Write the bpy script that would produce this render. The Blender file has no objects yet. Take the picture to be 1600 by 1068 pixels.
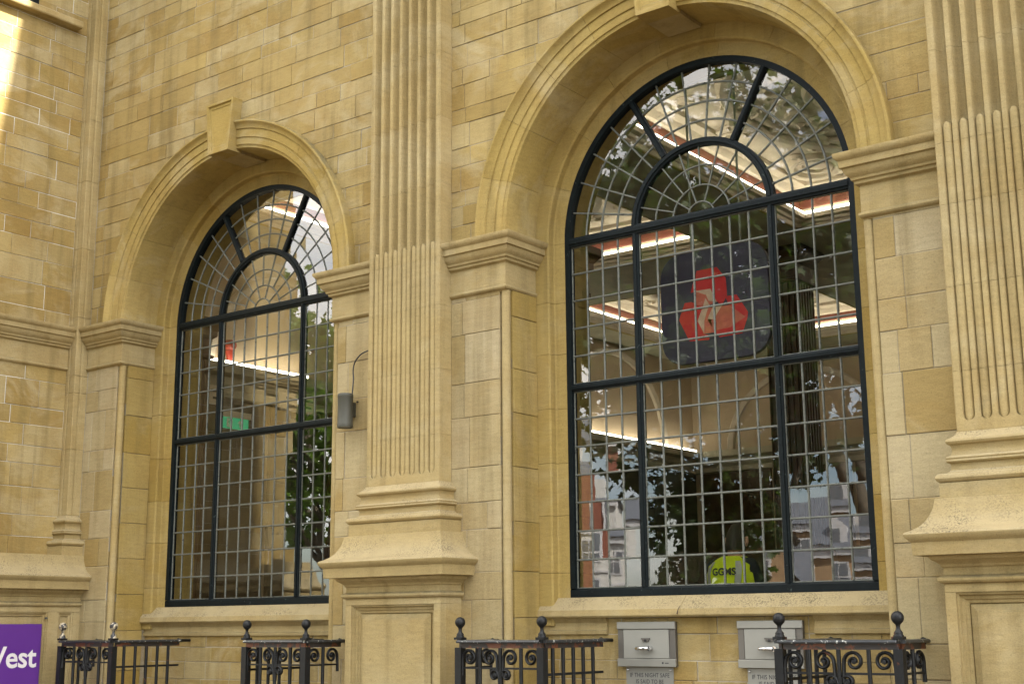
import bpy, bmesh, math, random
from mathutils import Vector, Matrix
from math import radians, sin, cos, pi, sqrt, atan2
random.seed(7)
S = bpy.context.scene
COL = S.collection

# ------------------------------------------------------------------ camera, sky, sun, exposure
cd = bpy.data.cameras.new('camera')
cam = bpy.data.objects.new('camera', cd); COL.objects.link(cam)
yaw, pitch, roll = 0.654142, 0.207548, -0.008309
fwd = Vector((-sin(yaw)*cos(pitch), cos(yaw)*cos(pitch), sin(pitch)))
rgt = Vector((cos(yaw), sin(yaw), 0)); upv = rgt.cross(fwd)
r2 = rgt*cos(roll)+upv*sin(roll); u2 = upv*cos(roll)-rgt*sin(roll)
M = Matrix((r2, u2, -fwd)).transposed().to_4x4(); M.translation = (5.8022, -8.2508, 1.6)
cam.matrix_world = M
cd.sensor_width = 36; cd.lens = 2107.48/1600*36; cd.clip_end = 2000; cd.clip_start = .05
S.camera = cam

SUN = Vector((.72, .088, .688)).normalized()      # towards the sun
wd = bpy.data.worlds.new('World'); S.world = wd; wd.use_nodes = True
nt = wd.node_tree; nt.nodes.clear()
wo = nt.nodes.new('ShaderNodeOutputWorld'); bg = nt.nodes.new('ShaderNodeBackground'); bg.inputs[1].default_value = .12
sk = nt.nodes.new('ShaderNodeTexSky'); sk.sky_type = 'NISHITA'; sk.sun_disc = False
sk.sun_elevation = math.asin(SUN.z); sk.sun_rotation = atan2(SUN.x, SUN.y); sk.dust_density = 1.5; sk.air_density = 1.0
tc = nt.nodes.new('ShaderNodeTexCoord'); mp = nt.nodes.new('ShaderNodeMapping'); mp.inputs['Scale'].default_value = (1, 1, 2.6)
nz = nt.nodes.new('ShaderNodeTexNoise'); nz.inputs['Scale'].default_value = 2.3; nz.inputs['Detail'].default_value = 7; nz.inputs['Roughness'].default_value = .58
rp = nt.nodes.new('ShaderNodeValToRGB'); rp.color_ramp.elements[0].position = .40; rp.color_ramp.elements[1].position = .66
sz = nt.nodes.new('ShaderNodeSeparateXYZ'); hz = nt.nodes.new('ShaderNodeMapRange'); hz.inputs[1].default_value = 0; hz.inputs[2].default_value = .9; hz.inputs[3].default_value = -.03; hz.inputs[4].default_value = .06
sm_ = nt.nodes.new('ShaderNodeMath')
mx = nt.nodes.new('ShaderNodeMix'); mx.data_type = 'RGBA'; mx.inputs['B'].default_value = (11.6, 11.0, 10.0, 1)
for a, b in ((tc.outputs['Generated'], mp.inputs[0]), (mp.outputs[0], nz.inputs['Vector']), (tc.outputs['Generated'], sz.inputs[0]), (sz.outputs[2], hz.inputs[0]), (nz.outputs['Fac'], sm_.inputs[0]), (hz.outputs[0], sm_.inputs[1]), (sm_.outputs[0], rp.inputs[0]), (rp.outputs[0], mx.inputs['Factor']),
             (sk.outputs[0], mx.inputs['A']), (mx.outputs['Result'], bg.inputs[0]), (bg.outputs[0], wo.inputs[0])): nt.links.new(a, b)
sl = bpy.data.lights.new('sun', 'SUN'); sl.energy = 5.0; sl.angle = radians(1.6); sl.color = (1, .965, .90)
so = bpy.data.objects.new('sun', sl); COL.objects.link(so); so.rotation_euler = SUN.to_track_quat('Z', 'Y').to_euler(); so.location = (10, 0, 20)
S.view_settings.view_transform = 'Standard'; S.view_settings.look = 'None'; S.view_settings.gamma = 1
S.view_settings.exposure = 2.48
S.render.engine = 'CYCLES'
S.cycles.use_denoising = True; S.cycles.max_bounces = 6; S.cycles.transparent_max_bounces = 24; S.cycles.diffuse_bounces = 3; S.cycles.glossy_bounces = 3
S.cycles.sample_clamp_indirect = 6; S.cycles.caustics_reflective = False; S.cycles.caustics_refractive = False

# ------------------------------------------------------------------ materials
def newmat(name):
    m = bpy.data.materials.new(name); m.use_nodes = True
    return m, m.node_tree, m.node_tree.nodes['Principled BSDF']
def N(t, kind, **kw):
    n = t.nodes.new(kind)
    for k, v in kw.items():
        if k in n.inputs: n.inputs[k].default_value = v
        else: setattr(n, k, v)
    return n
def ramp(t, fac, stops):
    r = t.nodes.new('ShaderNodeValToRGB'); e = r.color_ramp.elements
    while len(e) < len(stops): e.new(.5)
    for q, (p_, c) in zip(e, stops): q.position = p_; q.color = (*c, 1) if len(c) == 3 else c
    t.links.new(fac, r.inputs[0]); return r.outputs[0]
def mixc(t, fac, a, b, mode='MIX'):
    m = t.nodes.new('ShaderNodeMix'); m.data_type = 'RGBA'; m.blend_type = mode
    for key, v in (('Factor', fac), ('A', a), ('B', b)):
        if hasattr(v, 'is_linked') or hasattr(v, 'links'): t.links.new(v, m.inputs[key])
        else: m.inputs[key].default_value = v if key == 'Factor' else (*v, 1)
    return m.outputs['Result']
def noise(t, vec, scale, detail=4, rough=.55, mscale=None, dist=0):
    if mscale:
        mpn = N(t, 'ShaderNodeMapping'); mpn.inputs['Scale'].default_value = mscale; t.links.new(vec, mpn.inputs[0]); vec = mpn.outputs[0]
    n = N(t, 'ShaderNodeTexNoise', Scale=scale, Detail=detail, Roughness=rough, Distortion=dist); t.links.new(vec, n.inputs['Vector']); return n.outputs['Fac']
def bump(t, h, bs, strength=.3, dist=.01, normal=None):
    b = N(t, 'ShaderNodeBump', Strength=strength, Distance=dist); t.links.new(h, b.inputs['Height'])
    if normal: t.links.new(normal, b.inputs['Normal'])
    t.links.new(b.outputs[0], bs.inputs['Normal']); return b.outputs[0]

def stone(name, cols, stain=.5, pale=.5, moss=0, worn=True, dirt=0.0, rough=.9, streak=.5, fine=1.0, mottle=(.86, 1.12)):
    m, t, bs = newmat(name)
    oi = N(t, 'ShaderNodeObjectInfo'); geo = N(t, 'ShaderNodeNewGeometry'); pos = geo.outputs['Position']
    n = len(cols)
    base = ramp(t, oi.outputs['Random'], [(i/(n-1) if n > 1 else 0, c) for i, c in enumerate(cols)])
    # broad mottling
    big = noise(t, pos, 1.1, 3, .6)
    f = ramp(t, big, [(.25, (mottle[0],)*3), (.75, (mottle[1],)*3)]); base = mixc(t, 1.0, base, f, 'MULTIPLY')
    # ochre staining in patches
    st = ramp(t, noise(t, pos, 2.3, 4, .62, dist=.6), [(.45, (0, 0, 0)), (.72, (1, 1, 1))])
    sm = N(t, 'ShaderNodeMath', operation='MULTIPLY'); t.links.new(st, sm.inputs[0]); sm.inputs[1].default_value = stain
    base = mixc(t, sm.outputs[0], base, (.40, .245, .07))
    pp = ramp(t, noise(t, pos, 1.7, 4, .65, (1, 1, 1.3), .8), [(.50, (0, 0, 0)), (.66, (1, 1, 1))])
    pm = N(t, 'ShaderNodeMath', operation='MULTIPLY'); t.links.new(pp, pm.inputs[0]); pm.inputs[1].default_value = pale
    base = mixc(t, pm.outputs[0], base, (.64, .53, .32))
    # rain streaks running down
    sr = ramp(t, noise(t, pos, 1.0, 4, .6, (7, 7, .45)), [(.5, (0, 0, 0)), (.74, (1, 1, 1))])
    sm2 = N(t, 'ShaderNodeMath', operation='MULTIPLY'); t.links.new(sr, sm2.inputs[0]); sm2.inputs[1].default_value = streak
    base = mixc(t, sm2.outputs[0], base, (.23, .165, .065))
    # bedding grain and speckle
    gr = noise(t, pos, 9, 4, .7, (1, 1, 5)); f2 = ramp(t, gr, [(.3, (.90,)*3), (.7, (1.08,)*3)]); base = mixc(t, 1.0, base, f2, 'MULTIPLY')
    sp = noise(t, pos, 130, 1, .6); f3 = ramp(t, sp, [(.3, (.9,)*3), (.65, (1.06,)*3)]); base = mixc(t, fine, base, f3, 'MULTIPLY')
    if dirt:
        d1 = ramp(t, noise(t, pos, 85, 3, .8), [(.50, (0, 0, 0)), (.60, (1, 1, 1))])
        d2 = ramp(t, noise(t, pos, 5, 2, .6), [(.4, (0, 0, 0)), (.65, (1, 1, 1))])
        sx = N(t, 'ShaderNodeSeparateXYZ'); t.links.new(geo.outputs['Normal'], sx.inputs[0])
        up = N(t, 'ShaderNodeMapRange'); t.links.new(sx.outputs[2], up.inputs[0]); up.inputs[1].default_value = .05; up.inputs[2].default_value = .6; up.inputs[3].default_value = .12; up.inputs[4].default_value = 1
        mm = N(t, 'ShaderNodeMath', operation='MULTIPLY'); t.links.new(d1, mm.inputs[0]); t.links.new(d2, mm.inputs[1])
        mm2 = N(t, 'ShaderNodeMath', operation='MULTIPLY'); t.links.new(mm.outputs[0], mm2.inputs[0]); t.links.new(up.outputs[0], mm2.inputs[1])
        mm3 = N(t, 'ShaderNodeMath', operation='MULTIPLY'); t.links.new(mm2.outputs[0], mm3.inputs[0]); mm3.inputs[1].default_value = dirt
        pale = N(t, 'ShaderNodeMath', operation='MULTIPLY'); t.links.new(up.outputs[0], pale.inputs[0]); pale.inputs[1].default_value = .55
        base = mixc(t, pale.outputs[0], base, (.47, .40, .27))
        base = mixc(t, mm3.outputs[0], base, (.12, .10, .07))
    if moss:
        sx = N(t, 'ShaderNodeSeparateXYZ'); t.links.new(geo.outputs['Normal'], sx.inputs[0])
        up = N(t, 'ShaderNodeMapRange'); t.links.new(sx.outputs[2], up.inputs[0]); up.inputs[1].default_value = .15; up.inputs[2].default_value = .7
        mg = ramp(t, noise(t, pos, 7, 4, .7), [(.32, (.15, .15, .15)), (.6, (1, 1, 1))])
        mm = N(t, 'ShaderNodeMath', operation='MULTIPLY'); t.links.new(up.outputs[0], mm.inputs[0]); t.links.new(mg, mm.inputs[1])
        mm3 = N(t, 'ShaderNodeMath', operation='MULTIPLY'); t.links.new(mm.outputs[0], mm3.inputs[0]); mm3.inputs[1].default_value = moss
        base = mixc(t, mm3.outputs[0], base, (.17, .155, .095))
    # pits
    pt = ramp(t, noise(t, pos, 60, 2, .7), [(.24, (.62,)*3), (.36, (1, 1, 1))]); base = mixc(t, .7, base, pt, 'MULTIPLY')
    base = mixc(t, 1.0, base, (.59, .585, .535), 'MULTIPLY')
    t.links.new(base, bs.inputs['Base Color']); bs.inputs['Roughness'].default_value = rough; bs.inputs['Specular IOR Level'].default_value = .25
    bv = N(t, 'ShaderNodeBevel', samples=3, Radius=.006) if worn else None
    bump(t, noise(t, pos, 26, 4, .72, (1, 1, 1.6)), bs, .45, .007, bv.outputs[0] if worn else None)
    return m
ASH = [(.47, .335, .125), (.54, .40, .17), (.42, .285, .095), (.57, .44, .21), (.50, .36, .135), (.59, .47, .25), (.44, .31, .11), (.55, .405, .16)]
MAT = {}
MAT['ashlar'] = stone('ashlar_stone', ASH, stain=.5, streak=.7, pale=.6, mottle=(.76, 1.16))
MAT['dressed'] = stone('dressed_stone', [(.55, .425, .21), (.575, .45, .235), (.53, .40, .185)], stain=.28, streak=.5, moss=.6)
MAT['patch'] = stone('pier_stone', [(.55, .44, .24), (.60, .50, .31), (.50, .375, .17), (.62, .52, .34), (.55, .43, .23), (.47, .34, .14)], stain=.34, streak=.5)
MAT['jamb'] = stone('shade_tinted_jamb_stone', [(.52, .375, .125), (.56, .415, .155), (.47, .325, .09), (.54, .40, .15)], stain=.4, streak=.5, pale=.25)  # more ochre than the pier stone: shade of the reveals put into the colour
MAT['weather'] = stone('weathered_stone', [(.55, .42, .20), (.53, .395, .18)], stain=.16, dirt=.85, streak=.35)
MAT['arch'] = stone('arch_stone', [(.57, .425, .165), (.48, .335, .095), (.53, .385, .13)], stain=.35, moss=.9, streak=.4)  # ochre tone of the shaded soffits is put into the whole arch colour
MAT['mortar'] = stone('lime_mortar', [(.35, .26, .115)], stain=.3, pale=0, streak=.3)

def plain(name, col, rough=.5, metal=0, var=.15, nscale=12, bmp=0, emit=None, es=0, spec=.5, wear=None):
    m, t, bs = newmat(name)
    geo = N(t, 'ShaderNodeNewGeometry'); pos = geo.outputs['Position']
    n = noise(t, pos, nscale, 3, .6)
    c = mixc(t, 1.0, col, ramp(t, n, [(.25, (1-var,)*3), (.75, (1+var,)*3)]), 'MULTIPLY')
    if wear:
        wc, wlo, wsc = wear
        w = ramp(t, noise(t, pos, wsc, 3, .7, dist=.5), [(wlo, (0, 0, 0)), (wlo+.06, (1, 1, 1))]); c = mixc(t, w, c, wc)
    t.links.new(c, bs.inputs['Base Color'])
    rr = N(t, 'ShaderNodeMapRange'); t.links.new(n, rr.inputs[0]); rr.inputs[3].default_value = max(0, rough-.08); rr.inputs[4].default_value = min(1, rough+.1); t.links.new(rr.outputs[0], bs.inputs['Roughness'])
    bs.inputs['Metallic'].default_value = metal; bs.inputs['Specular IOR Level'].default_value = spec
    if bmp: bump(t, noise(t, pos, nscale*6, 1, .6), bs, bmp, .003)
    if emit: bs.inputs['Emission Color'].default_value = (*emit, 1); bs.inputs['Emission Strength'].default_value = es
    return m
MAT['iron'] = plain('black_window_iron', (.0042, .0072, .008), .5, var=.35, nscale=18, bmp=.25, spec=.14, wear=((.05, .065, .06), .66, 30))
MAT['lead'] = plain('lead_came', (.115, .12, .10), .5, .2, var=.3, nscale=40, bmp=.3, wear=((.03, .033, .03), .6, 26))
MAT['rail'] = plain('black_railing_paint', (.007, .0075, .008), .42, var=.3, nscale=25, bmp=.35, spec=.25, wear=((.09, .028, .012), .66, 14))
MAT['railrust'] = plain('rusty_railing_band', (.022, .018, .016), .55, var=.4, nscale=25, bmp=.4, wear=((.115, .035, .013), .5, 9))
MAT['railtop'] = plain('bird_marked_rail_top', (.02, .022, .024), .35, var=.3, nscale=30, bmp=.3, wear=((.42, .42, .38), .6, 30))
MAT['wornball'] = plain('worn_finial_paint', (.022, .022, .024), .3, var=.3, nscale=25, bmp=.2, wear=((.42, .36, .25), .5, 22))
MAT['steel'] = plain('brushed_steel', (.25, .245, .215), .45, .45, var=.1, nscale=3, bmp=.05)
MAT['steelface'] = plain('pale_painted_steel', (.245, .24, .21), .48, .15, var=.06, nscale=5)
MAT['steeldark'] = plain('dull_steel_trim', (.13, .12, .105), .45, .6, var=.12, nscale=4)
MAT['chrome'] = plain('chrome', (.72, .72, .72), .12, 1, var=.05)
MAT['black'] = plain('black_plastic', (.012, .012, .013), .45)
MAT['ink'] = plain('dark_print', (.03, .03, .032), .6)
MAT['lamp_grey'] = plain('grey_green_lamp_paint', (.048, .047, .033), .6, var=.08, nscale=8)
MAT['purple'] = plain('purple_sign_face', (.085, .018, .19), .45, var=.06, nscale=3)
MAT['white'] = plain('white_print', (.62, .60, .58), .5, var=.04)
MAT['darkpanel'] = plain('dark_aubergine_sign', (.055, .043, .085), .4, var=.1)
MAT['red'] = plain('red_logo', (.68, .025, .035), .4, var=.1)
MAT['redlight'] = plain('coral_logo', (.68, .16, .11), .4, var=.2, nscale=18)
MAT['pink'] = plain('pale_logo_fold', (.74, .50, .38), .4, var=.25, nscale=14)
MAT['wood'] = plain('dark_stained_wood', (.055, .026, .012), .4, var=.5, nscale=7, bmp=.1)
MAT['woodred'] = plain('red_brown_wood', (.10, .042, .018), .42, var=.35, nscale=6, bmp=.1)
MAT['darkwall'] = plain('dark_hall_panel', (.04, .031, .023), .6, var=.4, nscale=3)
MAT['beige'] = plain('beige_hall_wall', (.47, .37, .26), .8, var=.08, nscale=1.5)
MAT['cream'] = plain('cream_plaster', (.56, .49, .40), .75, var=.12, nscale=5)
MAT['beam'] = plain('grey_green_beam', (.40, .375, .28), .7, var=.2, nscale=3)
MAT['terracotta'] = plain('terracotta_band', (.15, .042, .026), .6, var=.2, nscale=6)
MAT['gold'] = plain('ochre_line', (.33, .25, .05), .5, var=.2)
MAT['strip'] = plain('lit_cove_tube', (.9, .9, .85), .5, emit=(1, .93, .80), es=3.4)
MAT['carpet'] = plain('pale_hall_floor', (.42, .35, .27), .6)
MAT['green'] = plain('lit_green_exit_face', (.0, .28, .14), .4, emit=(0, .5, .24), es=.10, var=.05)
MAT['hivis'] = plain('fluorescent_yellow_cloth', (.50, .60, .010), .8, var=.12, nscale=9, emit=(.6, .72, .02), es=.02)
MAT['reflective'] = plain('grey_reflective_tape', (.42, .41, .38), .4, var=.1)
MAT['navy'] = plain('dark_navy_cloth', (.018, .02, .028), .85, var=.2)
MAT['skin'] = plain('skin', (.50, .27, .17), .55, var=.08)
MAT['hair'] = plain('dark_brown_hair', (.028, .016, .010), .6, var=.3, nscale=60, bmp=.4)
MAT['alarm'] = plain('red_alarm_shell', (.32, .025, .015), .4, var=.08, emit=(.5, .02, .01), es=.01)
MAT['paper'] = plain('off_white_panel', (.55, .49, .38), .6, var=.08)
MAT['asphalt'] = plain('asphalt', (.05, .047, .042), .9, var=.25, nscale=6, bmp=.3)
MAT['paving'] = plain('pale_paving', (.068, .055, .04), .9, var=.2, nscale=2.5, bmp=.2)
MAT['kerb'] = plain('granite_kerb', (.32, .31, .30), .8, var=.2, nscale=30)
MAT['bark'] = plain('plane_tree_bark', (.11, .09, .06), .9, var=.45, nscale=6, bmp=.6)
MAT['brick'] = plain('red_brick', (.25, .085, .05), .85, var=.25, nscale=8)
MAT['stucco'] = plain('white_stucco', (.66, .63, .57), .8, var=.08, nscale=1.2)
MAT['sandst'] = plain('tan_render', (.42, .27, .14), .85, var=.15, nscale=1.5)
MAT['slate'] = plain('grey_slate', (.12, .13, .15), .7, var=.2, nscale=4)
MAT['winglass'] = plain('dark_window_glass', (.17, .18, .19), .25, var=.1, nscale=.4)
MAT['shopgreen'] = plain('green_shopfront', (.015, .12, .075), .5, var=.1)
MAT['vanwhite'] = plain('white_van_paint', (.7, .7, .72), .3, var=.03)
MAT['rubber'] = plain('black_rubber', (.02, .02, .02), .8)

def leafmat(name, c1, c2):
    m, t, bs = newmat(name)
    oi = N(t, 'ShaderNodeNewGeometry'); r = oi.outputs['Random Per Island']
    c = ramp(t, r, [(0, c1), (1, c2)]); t.links.new(c, bs.inputs['Base Color']); bs.inputs['Roughness'].default_value = .5
    tr = N(t, 'ShaderNodeBsdfTranslucent'); mc = mixc(t, 1.0, c, (1.3, 1.5, .6), 'MULTIPLY'); t.links.new(mc, tr.inputs[0])
    ms = N(t, 'ShaderNodeMixShader'); ms.inputs[0].default_value = .45
    t.links.new(bs.outputs[0], ms.inputs[1]); t.links.new(tr.outputs[0], ms.inputs[2]); t.links.new(ms.outputs[0], t.nodes['Material Output'].inputs[0])
    return m
MAT['leaf'] = leafmat('plane_leaf', (.035, .06, .018), (.07, .11, .03))
MAT['leaf2'] = leafmat('bright_leaf', (.07, .13, .015), (.13, .21, .03))

def glassmat():
    m = bpy.data.materials.new('old_window_glass'); m.use_nodes = True; t = m.node_tree; t.nodes.clear()
    out = N(t, 'ShaderNodeOutputMaterial'); tr = N(t, 'ShaderNodeBsdfTransparent'); gl = N(t, 'ShaderNodeBsdfGlossy', Roughness=.004)
    tr.inputs[0].default_value = (.86, .87, .83, 1)
    fr = N(t, 'ShaderNodeFresnel', IOR=1.52); geo = N(t, 'ShaderNodeNewGeometry'); oi = N(t, 'ShaderNodeObjectInfo')
    # every pane has its own waviness: offset the noise by the object's random value
    sc = N(t, 'ShaderNodeVectorMath', operation='SCALE'); cb = N(t, 'ShaderNodeCombineXYZ'); t.links.new(oi.outputs['Random'], cb.inputs[0]); t.links.new(oi.outputs['Random'], cb.inputs[2])
    t.links.new(cb.outputs[0], sc.inputs[0]); sc.inputs['Scale'].default_value = 37
    ad = N(t, 'ShaderNodeVectorMath', operation='ADD'); t.links.new(geo.outputs['Position'], ad.inputs[0]); t.links.new(sc.outputs[0], ad.inputs[1])
    h = noise(t, ad.outputs[0], 7.5, 2, .5)
    b = N(t, 'ShaderNodeBump', Strength=1.0, Distance=.00007); t.links.new(h, b.inputs['Height']); t.links.new(b.outputs[0], gl.inputs['Normal'])
    k = N(t, 'ShaderNodeMath', operation='MULTIPLY'); t.links.new(fr.outputs[0], k.inputs[0]); k.inputs[1].default_value = 2.3
    iv = N(t, 'ShaderNodeMath', operation='SUBTRACT'); iv.inputs[0].default_value = 1; t.links.new(geo.outputs['Backfacing'], iv.inputs[1])
    k2 = N(t, 'ShaderNodeMath', operation='MULTIPLY'); k2.use_clamp = True; t.links.new(k.outputs[0], k2.inputs[0]); t.links.new(iv.outputs[0], k2.inputs[1])
    ms = N(t, 'ShaderNodeMixShader'); t.links.new(k2.outputs[0], ms.inputs[0]); t.links.new(tr.outputs[0], ms.inputs[1]); t.links.new(gl.outputs[0], ms.inputs[2]); t.links.new(ms.outputs[0], out.inputs[0])
    return m
MAT['glass'] = glassmat()

# ------------------------------------------------------------------ mesh helpers
class MB:
    def __init__(s): s.v = []; s.f = []
    def add(s, vs, fs):
        o = len(s.v); s.v += [tuple(q) for q in vs]; s.f += [tuple(i+o for i in f) for f in fs]; return s
    def box(s, x0, x1, y0, y1, z0, z1):
        return s.add([(x, y, z) for z in (z0, z1) for y in (y0, y1) for x in (x0, x1)], [(0, 2, 3, 1), (4, 5, 7, 6), (0, 1, 5, 4), (1, 3, 7, 5), (3, 2, 6, 7), (2, 0, 4, 6)])
    def loft(s, secs, closed=True, caps=True, loop=False):
        n = len(secs[0]); o = len(s.v); m = len(secs)
        for q in secs: s.v += [tuple(p) for p in q]
        for i in range(m if loop else m-1):
            i2 = (i+1) % m
            for j in range(n if closed else n-1):
                j2 = (j+1) % n; s.f.append((o+i*n+j, o+i*n+j2, o+i2*n+j2, o+i2*n+j))
        if caps and not loop:
            s.f.append(tuple(o+j for j in range(n))[::-1]); s.f.append(tuple(o+(m-1)*n+j for j in range(n)))
        return s
    def tube(s, pts, r, n=8, caps=True, sy=1.0):
        secs = []; pts = [Vector(p) for p in pts]; rr = r if isinstance(r, (list, tuple)) else [r]*len(pts)
        d0 = (pts[1]-pts[0]).normalized(); u = d0.orthogonal().normalized()
        if abs(d0.y) < .2: u = Vector((0, 1, 0)); u = (u-d0*u.dot(d0)).normalized()
        for i, p in enumerate(pts):
            d = (pts[min(i+1, len(pts)-1)]-pts[max(i-1, 0)]).normalized(); u = (u-d*u.dot(d)).normalized(); w = d.cross(u)
            secs.append([p+(u*cos(a)*sy+w*sin(a))*rr[i] for a in (2*pi*k/n for k in range(n))])
        return s.loft(secs, True, caps)
    def lathe(s, prof, c, n=16, axis='z'):
        secs = []
        for k in range(n):
            a = 2*pi*k/n
            secs.append([(c[0]+r*cos(a), c[1]+r*sin(a), c[2]+z) if axis == 'z' else (c[0]+r*cos(a), c[1]+z, c[2]+r*sin(a)) for r, z in prof])
        return s.loft(secs, False, False, True)
    def ring(s, r0, r1, a0, a1, y0, y1, cx, cz, n=24):
        secs = []
        for k in range(n+1):
            a = a0+(a1-a0)*k/n
            secs.append([(cx+r*cos(a), y, cz+r*sin(a)) for r, y in ((r0, y0), (r1, y0), (r1, y1), (r0, y1))])
        return s.loft(secs)
    def revolve(s, prof, a0, a1, cx, cz, n=12):     # prof of (r, y), closed, swept round an axis parallel to y
        return s.loft([[(cx+r*cos(a), y, cz+r*sin(a)) for r, y in prof] for a in (a0+(a1-a0)*k/n for k in range(n+1))])
    def mould(s, prof, path, back=.06):             # prof of (out, z) swept along a plan path, outward = right hand
        prof = list(prof)+[(-back, prof[-1][1]), (-back, prof[0][1])]
        nrm = []
        for a, b in zip(path, path[1:]):
            d = Vector((b[0]-a[0], b[1]-a[1])).normalized(); nrm.append(Vector((d.y, -d.x)))
        secs = []
        for i, p in enumerate(path):
            n0 = nrm[max(i-1, 0)]; n1 = nrm[min(i, len(nrm)-1)]; m = (n0+n1); m = m/(m.dot(n0)) if m.length > 1e-6 else n0
            secs.append([(p[0]+m.x*d, p[1]+m.y*d, z) for d, z in prof])
        return s.loft(secs)
    def build(s, name, mat, parent=None, smooth=None, loc=None):
        me = bpy.data.meshes.new(name); me.from_pydata(s.v, [], s.f)
        bm = bmesh.new(); bm.from_mesh(me); bmesh.ops.recalc_face_normals(bm, faces=bm.faces)
        if loc: bmesh.ops.translate(bm, verts=bm.verts, vec=-Vector(loc))
        bm.to_mesh(me); bm.free()
        if smooth:
            for q in me.polygons: q.use_smooth = True
            me.set_sharp_from_angle(angle=radians(smooth))
        me.materials.append(MAT[mat] if isinstance(mat, str) else mat)
        o = bpy.data.objects.new(name, me); COL.objects.link(o)
        if loc: o.location = loc
        if parent: o.parent = parent
        return o
def empty(name, loc=(0, 0, 0), parent=None):
    o = bpy.data.objects.new(name, None); COL.objects.link(o); o.empty_display_size = .2
    if parent: o.parent = parent
    o.location = loc
    return o
def tag(o, label=None, cat=None, group=None, kind=None):
    if label: o['label'] = label
    if cat: o['category'] = cat
    if group: o['group'] = group
    if kind: o['kind'] = kind
    return o
def P(parent):   # keeps world coordinates of children under an empty that stands away from the origin
    bpy.context.view_layer.update(); return parent
def put(mb, name, mat, parent, smooth=None):
    o = mb.build(name, mat, None, smooth); o.parent = parent; o.matrix_parent_inverse = Matrix.Translation(-world_loc(parent)); return o
def world_loc(o):
    v = Vector(o.location)
    if o.parent: v = v + o.matrix_parent_inverse.translation + world_loc(o.parent)
    return v
def text_mb(txt, size, bold=0.0, depth=.002, align='CENTER', shear=0, space=1.0):
    c = bpy.data.curves.new('t', 'FONT'); c.body = txt; c.size = size; c.offset = bold; c.extrude = depth; c.align_x = align; c.shear = shear; c.space_character = space; c.resolution_u = 4
    o = bpy.data.objects.new('t', c); COL.objects.link(o)
    bpy.context.view_layer.update()
    me = bpy.data.meshes.new_from_object(o.evaluated_get(bpy.context.evaluated_depsgraph_get()))
    bpy.data.objects.remove(o); bpy.data.curves.remove(c)
    mb = MB(); mb.add([tuple(v.co) for v in me.vertices], [tuple(p.vertices) for p in me.polygons]); bpy.data.meshes.remove(me)
    return mb
def xf(mb, fn): mb.v = [tuple(fn(*v)) for v in mb.v]; return mb

# ------------------------------------------------------------------ stone block laying
def inset(poly, d):
    n = len(poly); out = []
    area = sum(poly[i][0]*poly[(i+1) % n][1]-poly[(i+1) % n][0]*poly[i][1] for i in range(n))
    sg = 1 if area > 0 else -1
    for i in range(n):
        a, b, c = Vector(poly[i-1]), Vector(poly[i]), Vector(poly[(i+1) % n])
        e0 = (b-a).normalized(); e1 = (c-b).normalized(); n0 = Vector((-e0.y, e0.x))*sg; n1 = Vector((-e1.y, e1.x))*sg
        m = n0+n1; k = m.dot(n0); m = m/k if k > .15 else n0
        out.append(tuple(b+m*d))
    return out
def block(poly, to3, parent, mat='ashlar', gap=.0022, proud=.0035, name='stone_block', chamfer=.003):
    p0 = [(a+random.uniform(-.0014, .0014), b+random.uniform(-.0016, .0016)) for a, b in inset(poly, gap)]; p1 = inset(p0, chamfer); pr = proud+random.uniform(-.0028, .0035)
    mb = MB(); mb.loft([[to3(u, v, -.03) for u, v in p0], [to3(u, v, pr-chamfer*.6) for u, v in p0], [to3(u, v, pr) for u, v in p1]])
    c = [sum(q[i] for q in mb.v)/len(mb.v) for i in range(3)]
    o = mb.build(name, mat); o.parent = parent; return o
def lay(parent, to3, u0, u1, z0, z1, ch, bl, mat='ashlar', circ=None, skip=None, chvar=.0):
    z = z0; k = 0
    while z < z1-.04:
        h = random.choice(ch) if isinstance(ch, (list, tuple)) else ch
        zt = min(z+h, z1)
        if z1-zt < .06: zt = z1
        # spans of the course outside the arch circle
        spans = [((u0, u0), (u1, u1))]
        if circ:
            cx, cz, R = circ
            hb = sqrt(max(0, R*R-(z-cz)**2)) if z >= cz else R
            ht = sqrt(max(0, R*R-(zt-cz)**2)) if zt >= cz else R
            if hb > .02: spans = [((u0, u0), (cx-hb, cx-ht)), ((cx+hb, cx+ht), (u1, u1))]
        for (a0, a1), (b0, b1) in spans:
            lo, hi = min(a0, a1), max(b0, b1)
            cuts = []; u = lo+random.uniform(.4, 1)*bl[0]
            while u < hi-bl[0]*.6: cuts.append(u); u += random.uniform(*bl)
            edges = [(a0, a1)]
            for c_ in cuts:
                if c_ > max(a0, a1)+.07 and c_ < min(b0, b1)-.07: edges.append((c_, c_))
            edges.append((b0, b1))
            for (p0, p1), (q0, q1) in zip(edges, edges[1:]):
                poly = [(p0, z), (q0, z), (q1, zt), (p1, zt)]
                poly = [q for i, q in enumerate(poly) if (Vector(q)-Vector(poly[i-1])).length > 1e-4]
                if len(poly) < 3: continue
                if skip and skip(min(p0, p1), max(q0, q1), z, zt): continue
                block(poly, to3, parent, mat)
        z = zt; k += 1

# ------------------------------------------------------------------ plan of the front
XC = (1.2, -3.45); D = 4.65; ZC = 4.49; YW = -.47; ZS = 4.49
bank = empty('bank_building', (0, 0, 0))
tag(bank, 'honey coloured ashlar bank front with two tall arched windows and fluted pilasters', 'building')
F3 = lambda u, v, o: (u, YW-o, v)             # facade plane
Fy = lambda y0: (lambda u, v, o: (u, y0-o, v))
Fx = lambda x0: (lambda u, v, o: (x0+o, u, v))  # faces +x
Fxm = lambda x0: (lambda u, v, o: (x0-o, u, v))

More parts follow.
